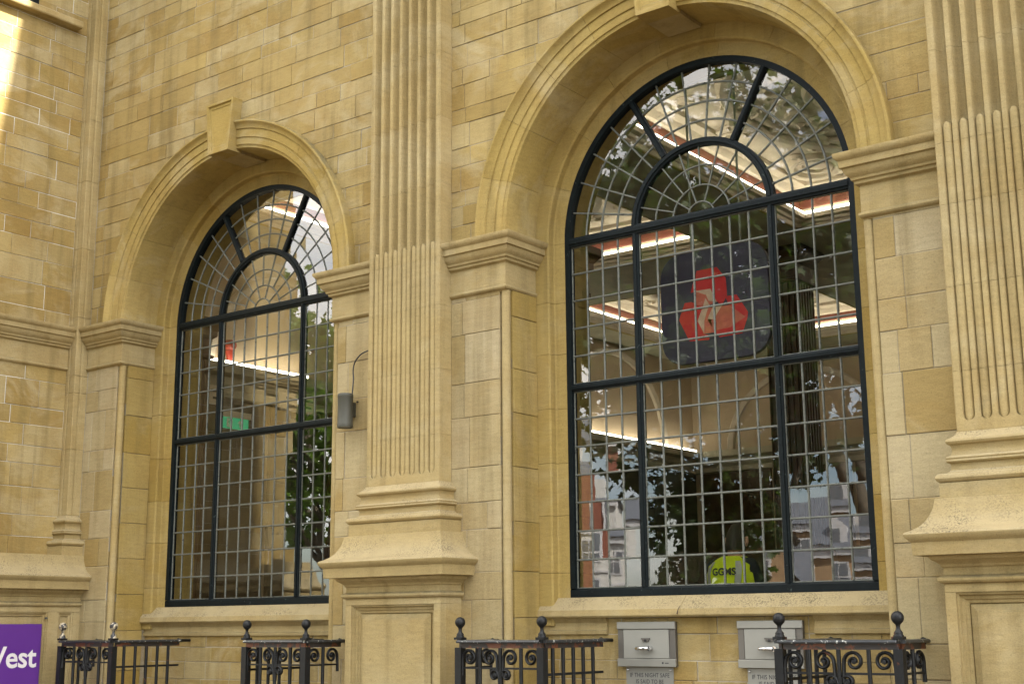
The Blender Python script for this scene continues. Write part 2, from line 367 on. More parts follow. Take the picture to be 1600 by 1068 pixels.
# wall cores (lime mortar shows in the joints)
def arch_wall(xl, xr, xc, R, z0, z1, y0, y1, name, mat, parent):
    # solid with an arched opening that reaches down to z0
    n = 36; mb = MB()
    pts = [(xc-R, z0)]+[(xc-R*cos(pi*k/n), ZC+R*sin(pi*k/n)) for k in range(n+1)]+[(xc+R, z0)]
    for y in (y0, y1):
        o = len(mb.v)
        mb.v += [(x, y, z) for x, z in pts]; m = len(pts)
        top = []
        for i, (x, z) in enumerate(pts): top.append((min(max(x, xl), xr), y, z1))
        mb.v += top
        for i in range(m-1): mb.f.append((o+i, o+i+1, o+m+i+1, o+m+i))
        o2 = len(mb.v); mb.v += [(xl, y, z0), (xl, y, z1), (xr, y, z0), (xr, y, z1)]
        mb.f += [(o2, o, o+m, o2+1), (o+m-1, o2+2, o2+3, o+2*m-1)]
    m = len(pts); tot = 2*m+4
    for i in range(m-1): mb.f.append((i, i+1, tot+i+1, tot+i))
    return mb.build(name, mat, parent)
ZT = 10.0
walls = []
for i, xc in enumerate(XC):
    w = arch_wall(xc-2.325, xc+2.325, xc, 1.478, .0, ZT, YW, .30, 'wall', 'mortar', bank)
    walls.append(w)
    xl = xc-1.95; xr = xc+1.95
    # upper wall between the pilasters, round the arch
    zt = 8.45 if i else 7.35
    lay(w, F3, xl, xr, 4.50, zt, [.125, .145, .155, .17, .20], (.20, .78), 'ashlar', circ=(xc, ZC, 1.53))
    # piers either side of the opening
    for s in (-1, 1):
        a, b = (xl, xc-1.475) if s < 0 else (xc+1.475, xr)
        lay(w, F3, a, b, .9, 4.50, [.2, .26, .31, .38], (.2, .5), 'patch')
        xr_ = xc+s*1.41
        MB().box(xc+s*1.415, xc+s*1.479, -.402, .29, 0, 4.08).build('jamb_core', 'mortar', w)
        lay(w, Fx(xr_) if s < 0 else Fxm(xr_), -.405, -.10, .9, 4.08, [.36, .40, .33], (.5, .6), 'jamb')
rt = MB().box(3.525, 12, YW, .3, 0, ZT).build('wall', 'mortar', bank)
lay(rt, F3, 3.90, 5.6, .9, 6.6, [.16, .2, .24], (.25, .6), 'patch')
MB().box(-9, -5.775, YW, .3, 0, ZT).build('wall', 'mortar', bank)

# rounded bead and rebate lining each opening, straight part then arch
for xc in XC:
    for s in (-1, 1):
        X = lambda d: xc+s*d
        MB().lathe([(.034, .95), (.034, 4.075)], (X(1.442), -.438, 0), 20).build('jamb_bead', 'dressed', bank, 60)
        # rebate stones
        prof = [(1.435, -.10), (1.30, -.10), (1.288, -.088), (1.288, -.034), (1.276, -.026), (1.185, -.026), (1.185, .30), (1.435, .30)]
        zz = [1.60, 1.98, 2.4, 2.79, 3.2, 3.62, 4.02, ZC]
        for z0, z1 in zip(zz, zz[1:]):
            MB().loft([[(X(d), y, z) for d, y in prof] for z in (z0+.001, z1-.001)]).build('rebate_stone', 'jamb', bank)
    n = 9
    prof = [(1.43, -.10), (1.30, -.10), (1.288, -.088), (1.288, -.034), (1.276, -.026), (1.185, -.026), (1.185, .30), (1.43, .30)]
    for k in range(n):
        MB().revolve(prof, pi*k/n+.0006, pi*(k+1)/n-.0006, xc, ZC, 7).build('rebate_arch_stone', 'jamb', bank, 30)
    # archivolt voussoirs
    pv = [(1.66, -.44), (1.66, -.546), (1.652, -.553), (1.640, -.552), (1.630, -.540), (1.618, -.527), (1.600, -.519), (1.584, -.517), (1.582, -.506), (1.508, -.503), (1.504, -.494), (1.490, -.494), (1.486, -.500), (1.440, -.497), (1.436, -.488), (1.424, -.484), (1.412, -.484), (1.408, -.476), (1.408, -.098), (1.46, -.098)]
    ka = .098
    for s in (0, 1):
        a0, a1 = (0, pi/2-ka) if s == 0 else (pi/2+ka, pi)
        m = 5
        for k in range(m):
            b0 = a0+(a1-a0)*k/m+.0005; b1 = a0+(a1-a0)*(k+1)/m-.0005
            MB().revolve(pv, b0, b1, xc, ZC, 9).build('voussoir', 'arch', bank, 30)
    # keystone with a sunk panel, its foot running back under the soffit
    ks = empty('keystone', (0, 0, 0), bank)
    zb, zt = 5.862, 6.355; hb, ht = .137, .186; yf = -.585
    H = lambda z: hb+(ht-hb)*(z-zb)/(zt-zb)
    def trap(a, z0, z1, y): return [(xc-H(z0)+a, y, z0), (xc+H(z0)-a, y, z0), (xc+H(z1)-a, y, z1), (xc-H(z1)+a, y, z1)]
    mb = MB().loft([trap(0, zb, zt, -.42), trap(0, zb, zt, yf), trap(.022, zb+.03, zt-.022, yf), trap(.030, zb+.038, zt-.030, yf+.016), trap(.052, zb+.062, zt-.052, yf+.016), trap(.058, zb+.068, zt-.058, yf+.022)])
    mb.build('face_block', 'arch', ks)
    MB().loft([[(xc-hb, y, zb), (xc+hb, y, zb), (xc+hb*1.04, y, zb+.12), (xc-hb*1.04, y, zb+.12)] for y in (-.421, -.13)]).build('soffit_block', 'dressed', ks)

# impost mouldings
IMP = [(0, 4.068), (.004, 4.075), (.022, 4.083), (.030, 4.095), (.027, 4.108), (.014, 4.116), (.013, 4.285), (.020, 4.292), (.036, 4.298), (.040, 4.318), (.052, 4.322), (.056, 4.338), (.072, 4.352), (.086, 4.372), (.092, 4.396), (.106, 4.400), (.108, 4.444), (.116, 4.450), (.128, 4.462), (.134, 4.476), (.134, 4.494), (0, 4.502)]
for xc in XC:
    MB().mould(IMP, [(xc-1.957, YW), (xc-1.425, YW), (xc-1.425, -.095)]).build('impost', 'dressed', bank, 25)
    MB().mould(IMP, [(xc+1.425, -.095), (xc+1.425, YW), (xc+1.957, YW)]).build('impost', 'dressed', bank, 25)

# window sills with bed mould, and the breast wall of stone blocks below
for i, xc in enumerate(XC):
    sp = [(-.10, 1.655), (-.01, 1.655), (0, 1.668), (-.006, 1.71), (-.02, 1.722), (-.03, 1.738), (-.10, 1.80), (-.22, 1.815)]
    mb = MB().loft([[(xc-1.40+e, -.135-d, z) for d, z in [(-.3, 1.60), (-.10, 1.60)]+sp+[(-.3, 1.815)]] for e in (0, 1.2)])
    mb.loft([[(xc-.198+e, -.135-d, z) for d, z in [(-.3, 1.60), (-.10, 1.60)]+sp+[(-.3, 1.815)]] for e in (0, 1.599)])
    mb2 = [MB().loft([[(x, -.135-d, z) for d, z in [(-.3, 1.60), (-.10, 1.60)]+sp+[(-.3, 1.815)]] for x in (x0, x1)]) for x0, x1 in (((xc-1.409, xc-.203), (xc-.201, xc+1.409)) if i == 0 else ((xc-1.409, xc-.62), (xc-.618, xc+.45), (xc+.452, xc+1.409)))]
    sill = empty('window_sill', (0, 0, 0), bank)
    for q in mb2: q.build('sill_stone', 'weather', sill, 25)
    if i == 0:
        ck = [(1.03, -.005, 1.803), (1.012, -.045, 1.776), (.992, -.092, 1.742), (.985, -.128, 1.705), (.978, -.139, 1.672)]
        MB().loft([[(x-.0022, y-.003, z+.004), (x+.0022, y-.003, z+.004), (x, y+.01, z-.006)] for x, y, z in ck]).build('crack', 'wood', sill)
    bed = [(0, 1.535), (.012, 1.54), (.016, 1.565), (.008, 1.572), (.004, 1.62), (.02, 1.64), (.03, 1.656)]
    if i == 0:
        MB().mould(bed, [(xc-1.41, -.07), (.365, -.07)]).build('bed_mould', 'dressed', sill, 25)
        MB().mould(bed, [(1.955, -.07), (xc+1.41, -.07)]).build('bed_mould', 'dressed', sill, 25)
    else: MB().mould(bed, [(xc-1.41, -.07), (xc+1.41, -.07)]).build('bed_mould', 'dressed', sill, 25)
    br = MB().box(xc-1.44, xc+1.44, -.06, .3, 0, 1.654).build('breast_wall', 'mortar', bank)
    lay(br, Fy(-.06), xc-1.41, xc+1.41, .62, 1.653, [.13, .15, .18], (.16, .42), 'ashlar')
    MB().box(xc-1.44, xc+1.44, -.03, .3, 1.62, 1.80).build('sill_bedding', 'mortar', bank)

# ------------------------------------------------------------------ pilasters
BASE = [(.10, 0), (.10, 1.812), (.118, 1.818), (.128, 1.830), (.128, 1.843), (.116, 1.854), (.10, 1.858), (.098, 1.900), (.108, 1.906), (.112, 1.918), (.128, 1.932), (.150, 1.945), (.158, 1.962), (.158, 1.968)]
SLAB = [(.150, 1.968), (.222, 1.968), (.226, 2.040), (.238, 2.052), (.254, 2.070), (.258, 2.084), (.250, 2.096), (.222, 2.108), (.192, 2.126), (.164, 2.154), (.142, 2.190), (.124, 2.235), (.114, 2.286), (.05, 2.288)]
PLIN = [(.092, 2.286), (.092, 2.374), (.05, 2.376)]
TOR = [(.05, 2.374), (.086, 2.375), (.100, 2.384), (.107, 2.398), (.104, 2.414), (.092, 2.426), (.05, 2.428), (.050, 2.434), (.036, 2.446), (.033, 2.470), (.036, 2.486), (.05, 2.490), (.056, 2.498), (.052, 2.508), (.056, 2.516), (.050, 2.524), (.034, 2.530), (.026, 2.550), (.026, 2.572), (.034, 2.590), (.046, 2.596), (.053, 2.610), (.047, 2.624), (.030, 2.632), (.010, 2.648), (0, 2.668)]
def section(xc, hw, yf, z, wf, cab, capw):
    pts = []; n = 7; pitch = .0985; w = .0345; m = 14
    x0 = xc-pitch*(n-1)/2
    pts.append((xc-hw, YW+.02, z)); pts.append((xc-hw, yf+.006, z)); pts.append((xc-hw+.006, yf, z))
    for k in range(n):
        c = x0+k*pitch
        for j in range(m+1):
            u = -1+2*j/m; ww = w*max(wf, .02); xx = c+u*ww
            conc = .058*sqrt(max(0, 1-u*u))*wf
            if cab:
                g = .027*wf; e = abs(u)
                bul = g-(.027*sqrt(max(0, 1-(e/.86)**2)))*wf if e < .86 else g*(1-e)/.14
                if capw < 1:
                    q = abs(u)/max(capw, .01)
                    bul = (g-.027*sqrt(max(0, 1-(q/.86)**2))*wf) if q < .86 else max(g, conc)
                    bul = min(bul, conc) if u*u < .98 else 0
                dd = max(0, bul)
            else: dd = conc
            pts.append((xx, yf+dd, z))
    pts.append((xc+hw-.006, yf, z)); pts.append((xc+hw, yf+.006, z)); pts.append((xc+hw, YW+.02, z))
    return pts
def pilaster(xc):
    pl = empty('pilaster', (xc, YW, 0), bank)
    hw = .375; yf = -.612
    zs_all = [2.668, 2.728]
    for t_ in (.0, .3, .6, .85, 1): zs_all.append(2.73+.033*t_)
    def wf(z):
        if z < 2.73: return 0
        if z >= 2.763: return 1
        q = (2.763-z)/.033; return sqrt(max(0, 1-q*q))
    joints = [2.668, 3.02, 3.52, 4.02, 4.40, 5.0, 5.55, 6.1, 6.65, 7.2, 7.75, 8.3, 9.3]
    for z0, z1 in zip(joints, joints[1:]):
        zz = [z0+.0005, z1-.0005]
        if z0 < 2.7: zz = [z0, 2.7285]+[2.73+.033*q for q in (.02, .08, .2, .4, .65, 1)]+[z1-.0005]
        secs = []
        if z0 < 4.53 < z1:
            secs = [section(xc, hw, yf, z0+.0005, 1, True, 1), section(xc, hw, yf, 4.50, 1, True, 1)]
            for q in (.35, .65, .85, .97): secs.append(section(xc, hw, yf, 4.50+.033*q, 1, True, sqrt(1-q*q)))
            secs.append(section(xc, hw, yf, 4.5335, 1, False, 1)); secs.append(section(xc, hw, yf, z1-.0005, 1, False, 1))
        else:
            for z in zz: secs.append(section(xc, hw, yf, z, wf(z), z1 <= 4.53, 1))
        mb = MB().loft(secs); put(mb, 'shaft_drum', 'dressed', pl, 32)
    put(MB().box(xc-hw+.004, xc+hw-.004, yf+.064, YW+.03, 2.67, 9.3), 'shaft_core', 'mortar', pl)
    path = [(xc-hw, YW+.01), (xc-hw, yf), (xc+hw, yf), (xc+hw, YW+.01)]
    put(MB().mould(TOR, path), 'base_moulding', 'weather', pl, 35)
    put(MB().mould(PLIN, path), 'base_plinth', 'weather', pl)
    put(MB().mould(SLAB, path, .0), 'pedestal_cap', 'weather', pl, 35)
    # die: recessed core, frame pieces, stepped moulding and raised field
    hd = hw+.10; yd = yf-.10
    put(MB().mould([(q[0], q[1]) for q in BASE[7-1:]], path, .0), 'cap_bed_mould', 'dressed', pl, 30)
    put(MB().mould([(.10, 1.765)]+BASE[1:7], path, .0), 'die_top_rail', 'dressed', pl, 30)
    put(MB().box(xc-hd, xc+hd, yd+.062, YW+.01, 0, 1.766), 'pedestal_die', 'dressed', pl)
    for s in (-1, 1): put(MB().box(xc+s*hd, xc+s*.413, yd, yd+.063, 0, 1.764), 'die_stile', 'dressed', pl)
    put(MB().box(xc-.412, xc+.412, yd+.0005, yd+.063, 0, .35), 'die_bottom_rail', 'dressed', pl)
    def fr(a, z1, y): return [(xc-a, y, .35+(.413-a)), (xc+a, y, .35+(.413-a)), (xc+a, y, z1), (xc-a, y, z1)]
    put(MB().loft([fr(.413, 1.764, yd+.012), fr(.402, 1.752, yd+.012), fr(.398, 1.746, yd+.034), fr(.380, 1.728, yd+.037), fr(.376, 1.724, yd+.046), fr(.358, 1.706, yd+.05), fr(.354, 1.702, yd+.0615), fr(.413, 1.764, yd+.0615)], True, False, False), 'panel_moulding', 'dressed', pl)
    put(MB().loft([fr(.350, 1.698, yd+.063), fr(.350, 1.698, yd+.044), fr(.318, 1.664, yd+.026), fr(.312, 1.658, yd+.026), fr(.310, 1.656, yd+.022)]), 'panel_field', 'dressed', pl)
    return pl
pil_mid = pilaster(-1.125); pil_right = pilaster(3.525)

# corner pilaster in the angle, and the projecting wing to the left
cp = empty('corner_pilaster', (-5.41, YW, 0), bank)
XR = -5.555
cpath = [(XR-.01, -.612), (-5.41, -.612), (-5.41, YW+.01)]
jz = [2.668, 3.3, 3.85, 4.02, 4.6, 5.3, 6.0, 6.65, 7.3, 8.0, 9.3]
for z0, z1 in zip(jz, jz[1:]):
    sec = lambda z: [(XR-.05, YW+.05, z), (XR-.05, -.612, z), (-5.512, -.612, z), (-5.506, -.603, z), (-5.494, -.603, z), (-5.488, -.612, z), (-5.416, -.612, z), (-5.41, -.606, z), (-5.41, -.560, z), (-5.418, -.553, z), (-5.418, -.540, z), (-5.41, -.533, z), (-5.41, YW+.05, z)]
    put(MB().loft([sec(z0+.0012), sec(z1-.0012)]), 'shaft_drum', 'dressed', cp)
put(MB().box(XR-.05, -5.424, -.598, YW+.02, 2.67, 9.3), 'shaft_core', 'mortar', cp)
put(MB().mould(TOR, cpath), 'base_moulding', 'weather', cp, 35)
put(MB().mould(PLIN, cpath), 'base_plinth', 'weather', cp)
wing = MB().box(-13, XR, -2.35, .3, 0, ZT+.5).build('wing_wall', 'mortar', bank)
lay(wing, Fx(XR), -2.35, -.612, 2.29, 4.08, [.17, .2, .22, .26], (.2, .5), 'ashlar')
lay(wing, Fx(XR), -2.35, -.612, 4.50, 8.5, [.14, .17, .2, .24], (.22, .62), 'ashlar')
MB().mould(IMP, [(XR, -2.35), (XR, -.612)]).build('impost', 'dressed', bank, 25)
wp = [(-5.41, -2.5), (-5.41, YW+.005)]
MB().mould(SLAB, wp, .1).build('wing_pedestal_cap', 'weather', bank, 35)
MB().mould(BASE[6:], wp, .1).build('wing_bed_mould', 'dressed', bank, 30)
MB().mould([(.10, 1.765)]+BASE[1:7], wp, .1).build('wing_top_rail', 'dressed', bank, 30)
MB().box(-5.6, -5.352, -2.5, YW+.005, 0, 1.767).build('wing_pedestal', 'dressed', bank)
for a, b in ((-.815, -.70), (-.545, YW+.004), (-2.5, -2.35)): MB().box(-5.353, -5.31, a, b, 0, 1.764).build('wing_stile', 'dressed', bank)
def wfr(a, b, z1, x): return [(x, a, .3), (x, b, .3), (x, b, z1), (x, a, z1)]
for a, b in ((-2.35, -.815), (-.70, -.545)):
    MB().loft([wfr(a, b, 1.764, -5.318), wfr(a+.012, b-.012, 1.752, -5.318), wfr(a+.018, b-.018, 1.745, -5.335), wfr(a+.034, b-.034, 1.728, -5.338), wfr(a+.04, b-.04, 1.722, -5.351)], True, False).build('wing_panel_moulding', 'dressed', bank)
# upper window of the wing: sill, frame and pane
MB().loft([[(XR-.02, y, 7.60), (-5.45, y, 7.60), (-5.442, y, 7.612), (-5.442, y, 7.665), (-5.452, y, 7.675), (XR-.02, y, 7.71)] for y in (-2.04, -.735)]).build('wing_window_sill', 'weather', bank)
uw = empty('upper_window', (XR, -1.5, 7.6), bank)
put(MB().box(XR-.005, XR+.012, -1.98, -1.2, 7.70, 9.3), 'pane', 'winglass', uw)
for a, b, c, d in ((-1.98, -1.91, 7.68, 9.3), (-1.27, -1.2, 7.68, 9.3), (-1.91, -1.27, 7.68, 7.75)): put(MB().box(XR, XR+.03, a, b, c, d), 'frame', 'iron', uw)
# cornice
COR = [(0, 9.3), (.06, 9.32), (.10, 9.42), (.14, 9.5), (.16, 9.6), (.40, 9.66), (.50, 9.70), (.53, 9.86), (.58, 9.98), (.58, 10.02), (0, 10.06)]
MB().mould(COR, [(-13, -2.35), (XR, -2.35), (XR, YW), (12, YW)]).build('cornice', 'dressed', bank, 25)
MB().box(-13, 12, -.3, .3, 10.0, 10.7).build('parapet', 'dressed', bank)

# ------------------------------------------------------------------ the arched leaded windows
def came(mb, a, b, y, w=.0145, t=.014):
    a = Vector((a[0], a[1])); b = Vector((b[0], b[1])); d = (b-a).normalized(); n = Vector((-d.y, d.x))*w/2
    secs = []
    for p_ in (a, b):
        secs.append([(p_.x-n.x, y+t*.4, p_.y-n.y), (p_.x-n.x, y-t*.25, p_.y-n.y), (p_.x-n.x*.45, y-t*.6, p_.y-n.y*.45), (p_.x+n.x*.45, y-t*.6, p_.y+n.y*.45), (p_.x+n.x, y-t*.25, p_.y+n.y), (p_.x+n.x, y+t*.4, p_.y+n.y)])
    mb.loft(secs)
def came_arc(mb, r, a0, a1, cx, cz, y, n=14, w=.0145, t=.014):
    mb.revolve([(r-w/2, y+t*.4), (r-w/2, y-t*.25), (r-w*.2, y-t*.6), (r+w*.2, y-t*.6), (r+w/2, y-t*.25), (r+w/2, y+t*.4)], a0, a1, cx, cz, n)
def solder(mb, x, z, y, r=.0095):
    mb.add([(x-r, y-.006, z), (x, y-.006, z-r), (x+r, y-.006, z), (x, y-.006, z+r), (x, y-.0115, z)], [(0, 1, 4), (1, 2, 4), (2, 3, 4), (3, 0, 4)])
pane_cache = {}
YG = .012
def pane(poly, win, key=None):
    cx = sum(q[0] for q in poly)/len(poly); cz = sum(q[1] for q in poly)/len(poly)
    me = pane_cache.get(key) if key else None
    if me is None:
        mb = MB(); mb.loft([[(x-cx, y, z-cz) for x, z in poly] for y in (-.0015, .0015)])
        o = mb.build('pane', 'glass'); me = o.data
        if key: pane_cache[key] = me
    else: o = bpy.data.objects.new('pane', me); COL.objects.link(o)
    o.parent = win; o.location = Vector((cx, YG, cz))-Vector(win.location)
    o.rotation_euler = (random.gauss(0, .0095), 0, random.gauss(0, .008))
    return o
def window(xc, label):
    win = empty('arched_window', (xc, 0, 1.80), bank)
    X0, X1 = xc-1.205, xc+1.205; y0, y1 = -.024, .045
    zb0, zb = 1.802, 1.865; zl, zu = 3.353, 4.487; m = .556; fw = .062
    b = MB().loft([[(X0, y0, zb0), (X1, y0, zb0), (X1, y1, zb0), (X0, y1, zb0)], [(X0, y0, zb-.012), (X1, y0, zb-.012), (X1, y1, zb-.012), (X0, y1, zb-.012)], [(X0, y0+.016, zb), (X1, y0+.016, zb), (X1, y1, zb), (X0, y1, zb)]])
    put(b, 'bottom_rail', 'iron', win)
    def bar(x0, x1, z0, z1, nm, yy=(-.02, .04)):
        # moulded bar: flat face with stepped edge
        w = x1-x0; h = z1-z0
        if h > w: secs = [[(x0, yy[1], z), (x0, yy[0]+.014, z), (x0+w*.22, yy[0]+.01, z), (x0+w*.28, yy[0], z), (x1-w*.28, yy[0], z), (x1-w*.22, yy[0]+.01, z), (x1, yy[0]+.014, z), (x1, yy[1], z)] for z in (z0, z1)]
        else: secs = [[(x, yy[1], z0), (x, yy[0]+.014, z0), (x, yy[0]+.01, z0+h*.22), (x, yy[0], z0+h*.28), (x, yy[0], z1-h*.28), (x, yy[0]+.01, z1-h*.22), (x, yy[0]+.014, z1), (x, yy[1], z1)] for x in (x0, x1)]
        put(MB().loft(secs), nm, 'iron', win)
    for s in (-1, 1):
        a, c = sorted((xc+s*1.205, xc+s*(1.205-fw))); put(MB().box(a, c, y0, y1, zb+.001, zu), 'frame_stile', 'iron', win)
        bar(xc+s*m-.026, xc+s*m+.026, zb-.004, zl-.028, 'mullion'); bar(xc+s*m-.026, xc+s*m+.026, zl+.028, zu-.034, 'mullion')
    xi0, xi1 = X0+fw, X1-fw
    bar(xi0, xi1, zl-.028, zl+.028, 'transom', (-.028, .041)); bar(xi0, xi1, zu-.034, zu+.034, 'transom', (-.032, .041))
    put(MB().revolve([(1.205, y0), (1.205-fw, y0), (1.205-fw, y1), (1.205, y1)], .0, pi, xc, zu, 48), 'frame_arch', 'iron', win, 30)
    ri0, ri1 = .530, .588
    put(MB().revolve([(ri0, .041), (ri0, -.008), (ri0+.013, -.012), (ri0+.017, -.024), (ri1-.017, -.024), (ri1-.013, -.012), (ri1, -.008), (ri1, .041)], .055, pi-.055, xc, zu, 36), 'inner_arch', 'iron', win, 30)
    ro = 1.205-fw
    for a in (pi*.338, pi*.662):
        d = Vector((cos(a), sin(a))); n = Vector((-d.y, d.x))*.023
        put(MB().loft([[(xc+d.x*r-n.x, .04, zu+d.y*r-n.y), (xc+d.x*r-n.x, -.008, zu+d.y*r-n.y), (xc+d.x*r-n.x*.5, -.02, zu+d.y*r-n.y*.5), (xc+d.x*r+n.x*.5, -.02, zu+d.y*r+n.y*.5), (xc+d.x*r+n.x, -.008, zu+d.y*r+n.y), (xc+d.x*r+n.x, .04, zu+d.y*r+n.y)] for r in (ri1-.004, ro+.004)]), 'radial_bar', 'iron', win)
    # rectangular lights
    xs = [(xi0, xc-m-.026, 4), (xc-m+.026, xc+m-.026, 7), (xc+m+.026, xi1, 4)]
    for li, (a, c, n) in enumerate(xs):
        for ri, (z0, z1, r) in enumerate(((zb, zl-.028, 7), (zl+.028, zu-.034, 5))):
            lat = MB(); xg = [a+(c-a)*k/n for k in range(n+1)]; zg = [z0+(z1-z0)*k/r for k in range(r+1)]
            jx = [x+(random.uniform(-.002, .002) if 0 < k < n else 0) for k, x in enumerate(xg)]
            jz_ = [z+(random.uniform(-.003, .003) if 0 < k < r else 0) for k, z in enumerate(zg)]
            for x in jx[1:-1]: came(lat, (x, z0), (x, z1), YG)
            for z in jz_[1:-1]:
                came(lat, (a, z), (c, z), YG-.001)
                for x in jx[1:-1]: solder(lat, x, z, YG)
            for z in (z0+.004, z1-.004): came(lat, (a, z), (c, z), YG, .009)
            for x in (a+.004, c-.004): came(lat, (x, z0), (x, z1), YG, .009)
            put(lat, 'lead_lattice', 'lead', win)
            for k in range(n):
                for j in range(r):
                    pane([(xg[k]+.001, zg[j]+.001), (xg[k+1]-.001, zg[j]+.001), (xg[k+1]-.001, zg[j+1]-.001), (xg[k]+.001, zg[j+1]-.001)], win, ('r', round((c-a)/n, 4), round((z1-z0)/r, 4)))
    # fan light
    lat = MB(); zf = zu+.034
    pol = lambda r, a: (xc+r*cos(a), zu+r*sin(a))
    def clampz(q): return (q[0], max(q[1], zf))
    secs3 = [(.0, pi*.338), (pi*.338, pi*.662), (pi*.662, pi)]
    rr = [ri1-.006, .725, .865, 1.005, ro+.006]
    for a0, a1 in secs3:
        th = [a0+(a1-a0)*k/5 for k in range(6)]
        for k in range(1, 5):
            came(lat, pol(rr[0], th[k]), pol(rr[-1], th[k]), YG)
            for r in rr[1:-1]: solder(lat, *pol(r, th[k]), YG)
        for r in rr[1:-1]: came_arc(lat, r, max(a0, .034/r), min(a1, pi-.034/r), xc, zu, YG-.001)
        for k in range(5):
            for j in range(4):
                ar = [th[k]+(th[k+1]-th[k])*q/3 for q in range(4)]
                pane([clampz(pol(rr[j], q)) for q in ar]+[clampz(pol(rr[j+1], q)) for q in reversed(ar)], win)
    ri = [.055, .11, .235, .385, ri0+.004]
    th = [pi*k/10 for k in range(11)]
    for k in range(1, 10):
        came(lat, pol(ri[2] if k % 2 else ri[1], th[k]), pol(ri[4], th[k]), YG, .011)
        for r in ri[2:4]: solder(lat, *pol(r, th[k]), YG)
    for r in ri[1:4]: came_arc(lat, r, .034/r, pi-.034/r, xc, zu, YG-.001, 22, .012)
    for j in (2, 3):
        for k in range(10):
            ar = [th[k]+(th[k+1]-th[k])*q/2 for q in range(3)]
            pane([clampz(pol(ri[j], q)) for q in ar]+[clampz(pol(ri[j+1], q)) for q in reversed(ar)], win)
    for k in range(5):
        ar = [pi*k/5+pi/5*q/3 for q in range(4)]
        pane([clampz(pol(ri[1], q)) for q in ar]+[clampz(pol(ri[2], q)) for q in reversed(ar)], win)
    ar = [.32+(pi-.64)*q/8 for q in range(9)]
    pane([clampz(pol(ri[1], q)) for q in ar], win)
    put(lat, 'fan_lattice', 'lead', win)
    win['label'] = label
    return win
window(XC[0], 'arched leaded window with the hanging logo panel behind it')
window(XC[1], 'arched leaded window with the green exit sign behind it')
#@@PART2
# ------------------------------------------------------------------ railings round the light wells
def spiral(cx, cz, r, side, y=0, n=26, turns=1.55, a_start=None):
    # starts on the baluster side at the bottom of the outer curl, rises over the top and curls in
    pts = []
    for k in range(n+1):
        t_ = k/n; a = pi*1.05-t_*turns*2*pi; q = r*(1-.80*t_**.85)
        pts.append((cx-side*(-cos(a))*q*1.0, y, cz+sin(a)*q))
    return pts
def scroll_mb(cx, cz, r, side, th=.0105):
    pts = spiral(cx, cz, r, side)
    x0 = pts[0][0]
    pre = [(x0-side*(-1)*.000-side*.004, 0, cz-r*1.9), (x0-side*.003, 0, cz-r*1.2), (x0-side*.001, 0, cz-r*.5)]
    return MB().tube(pre+pts, [th]*len(pre)+[th*(1.05-.25*k/len(pts)) for k in range(len(pts))], 6, True, 1.35).lathe([(0, -.012), (.013, -.010), (.015, 0), (.013, .010), (0, .012)], (cx, 0, cz), 8, 'y')
ZR = 1.512
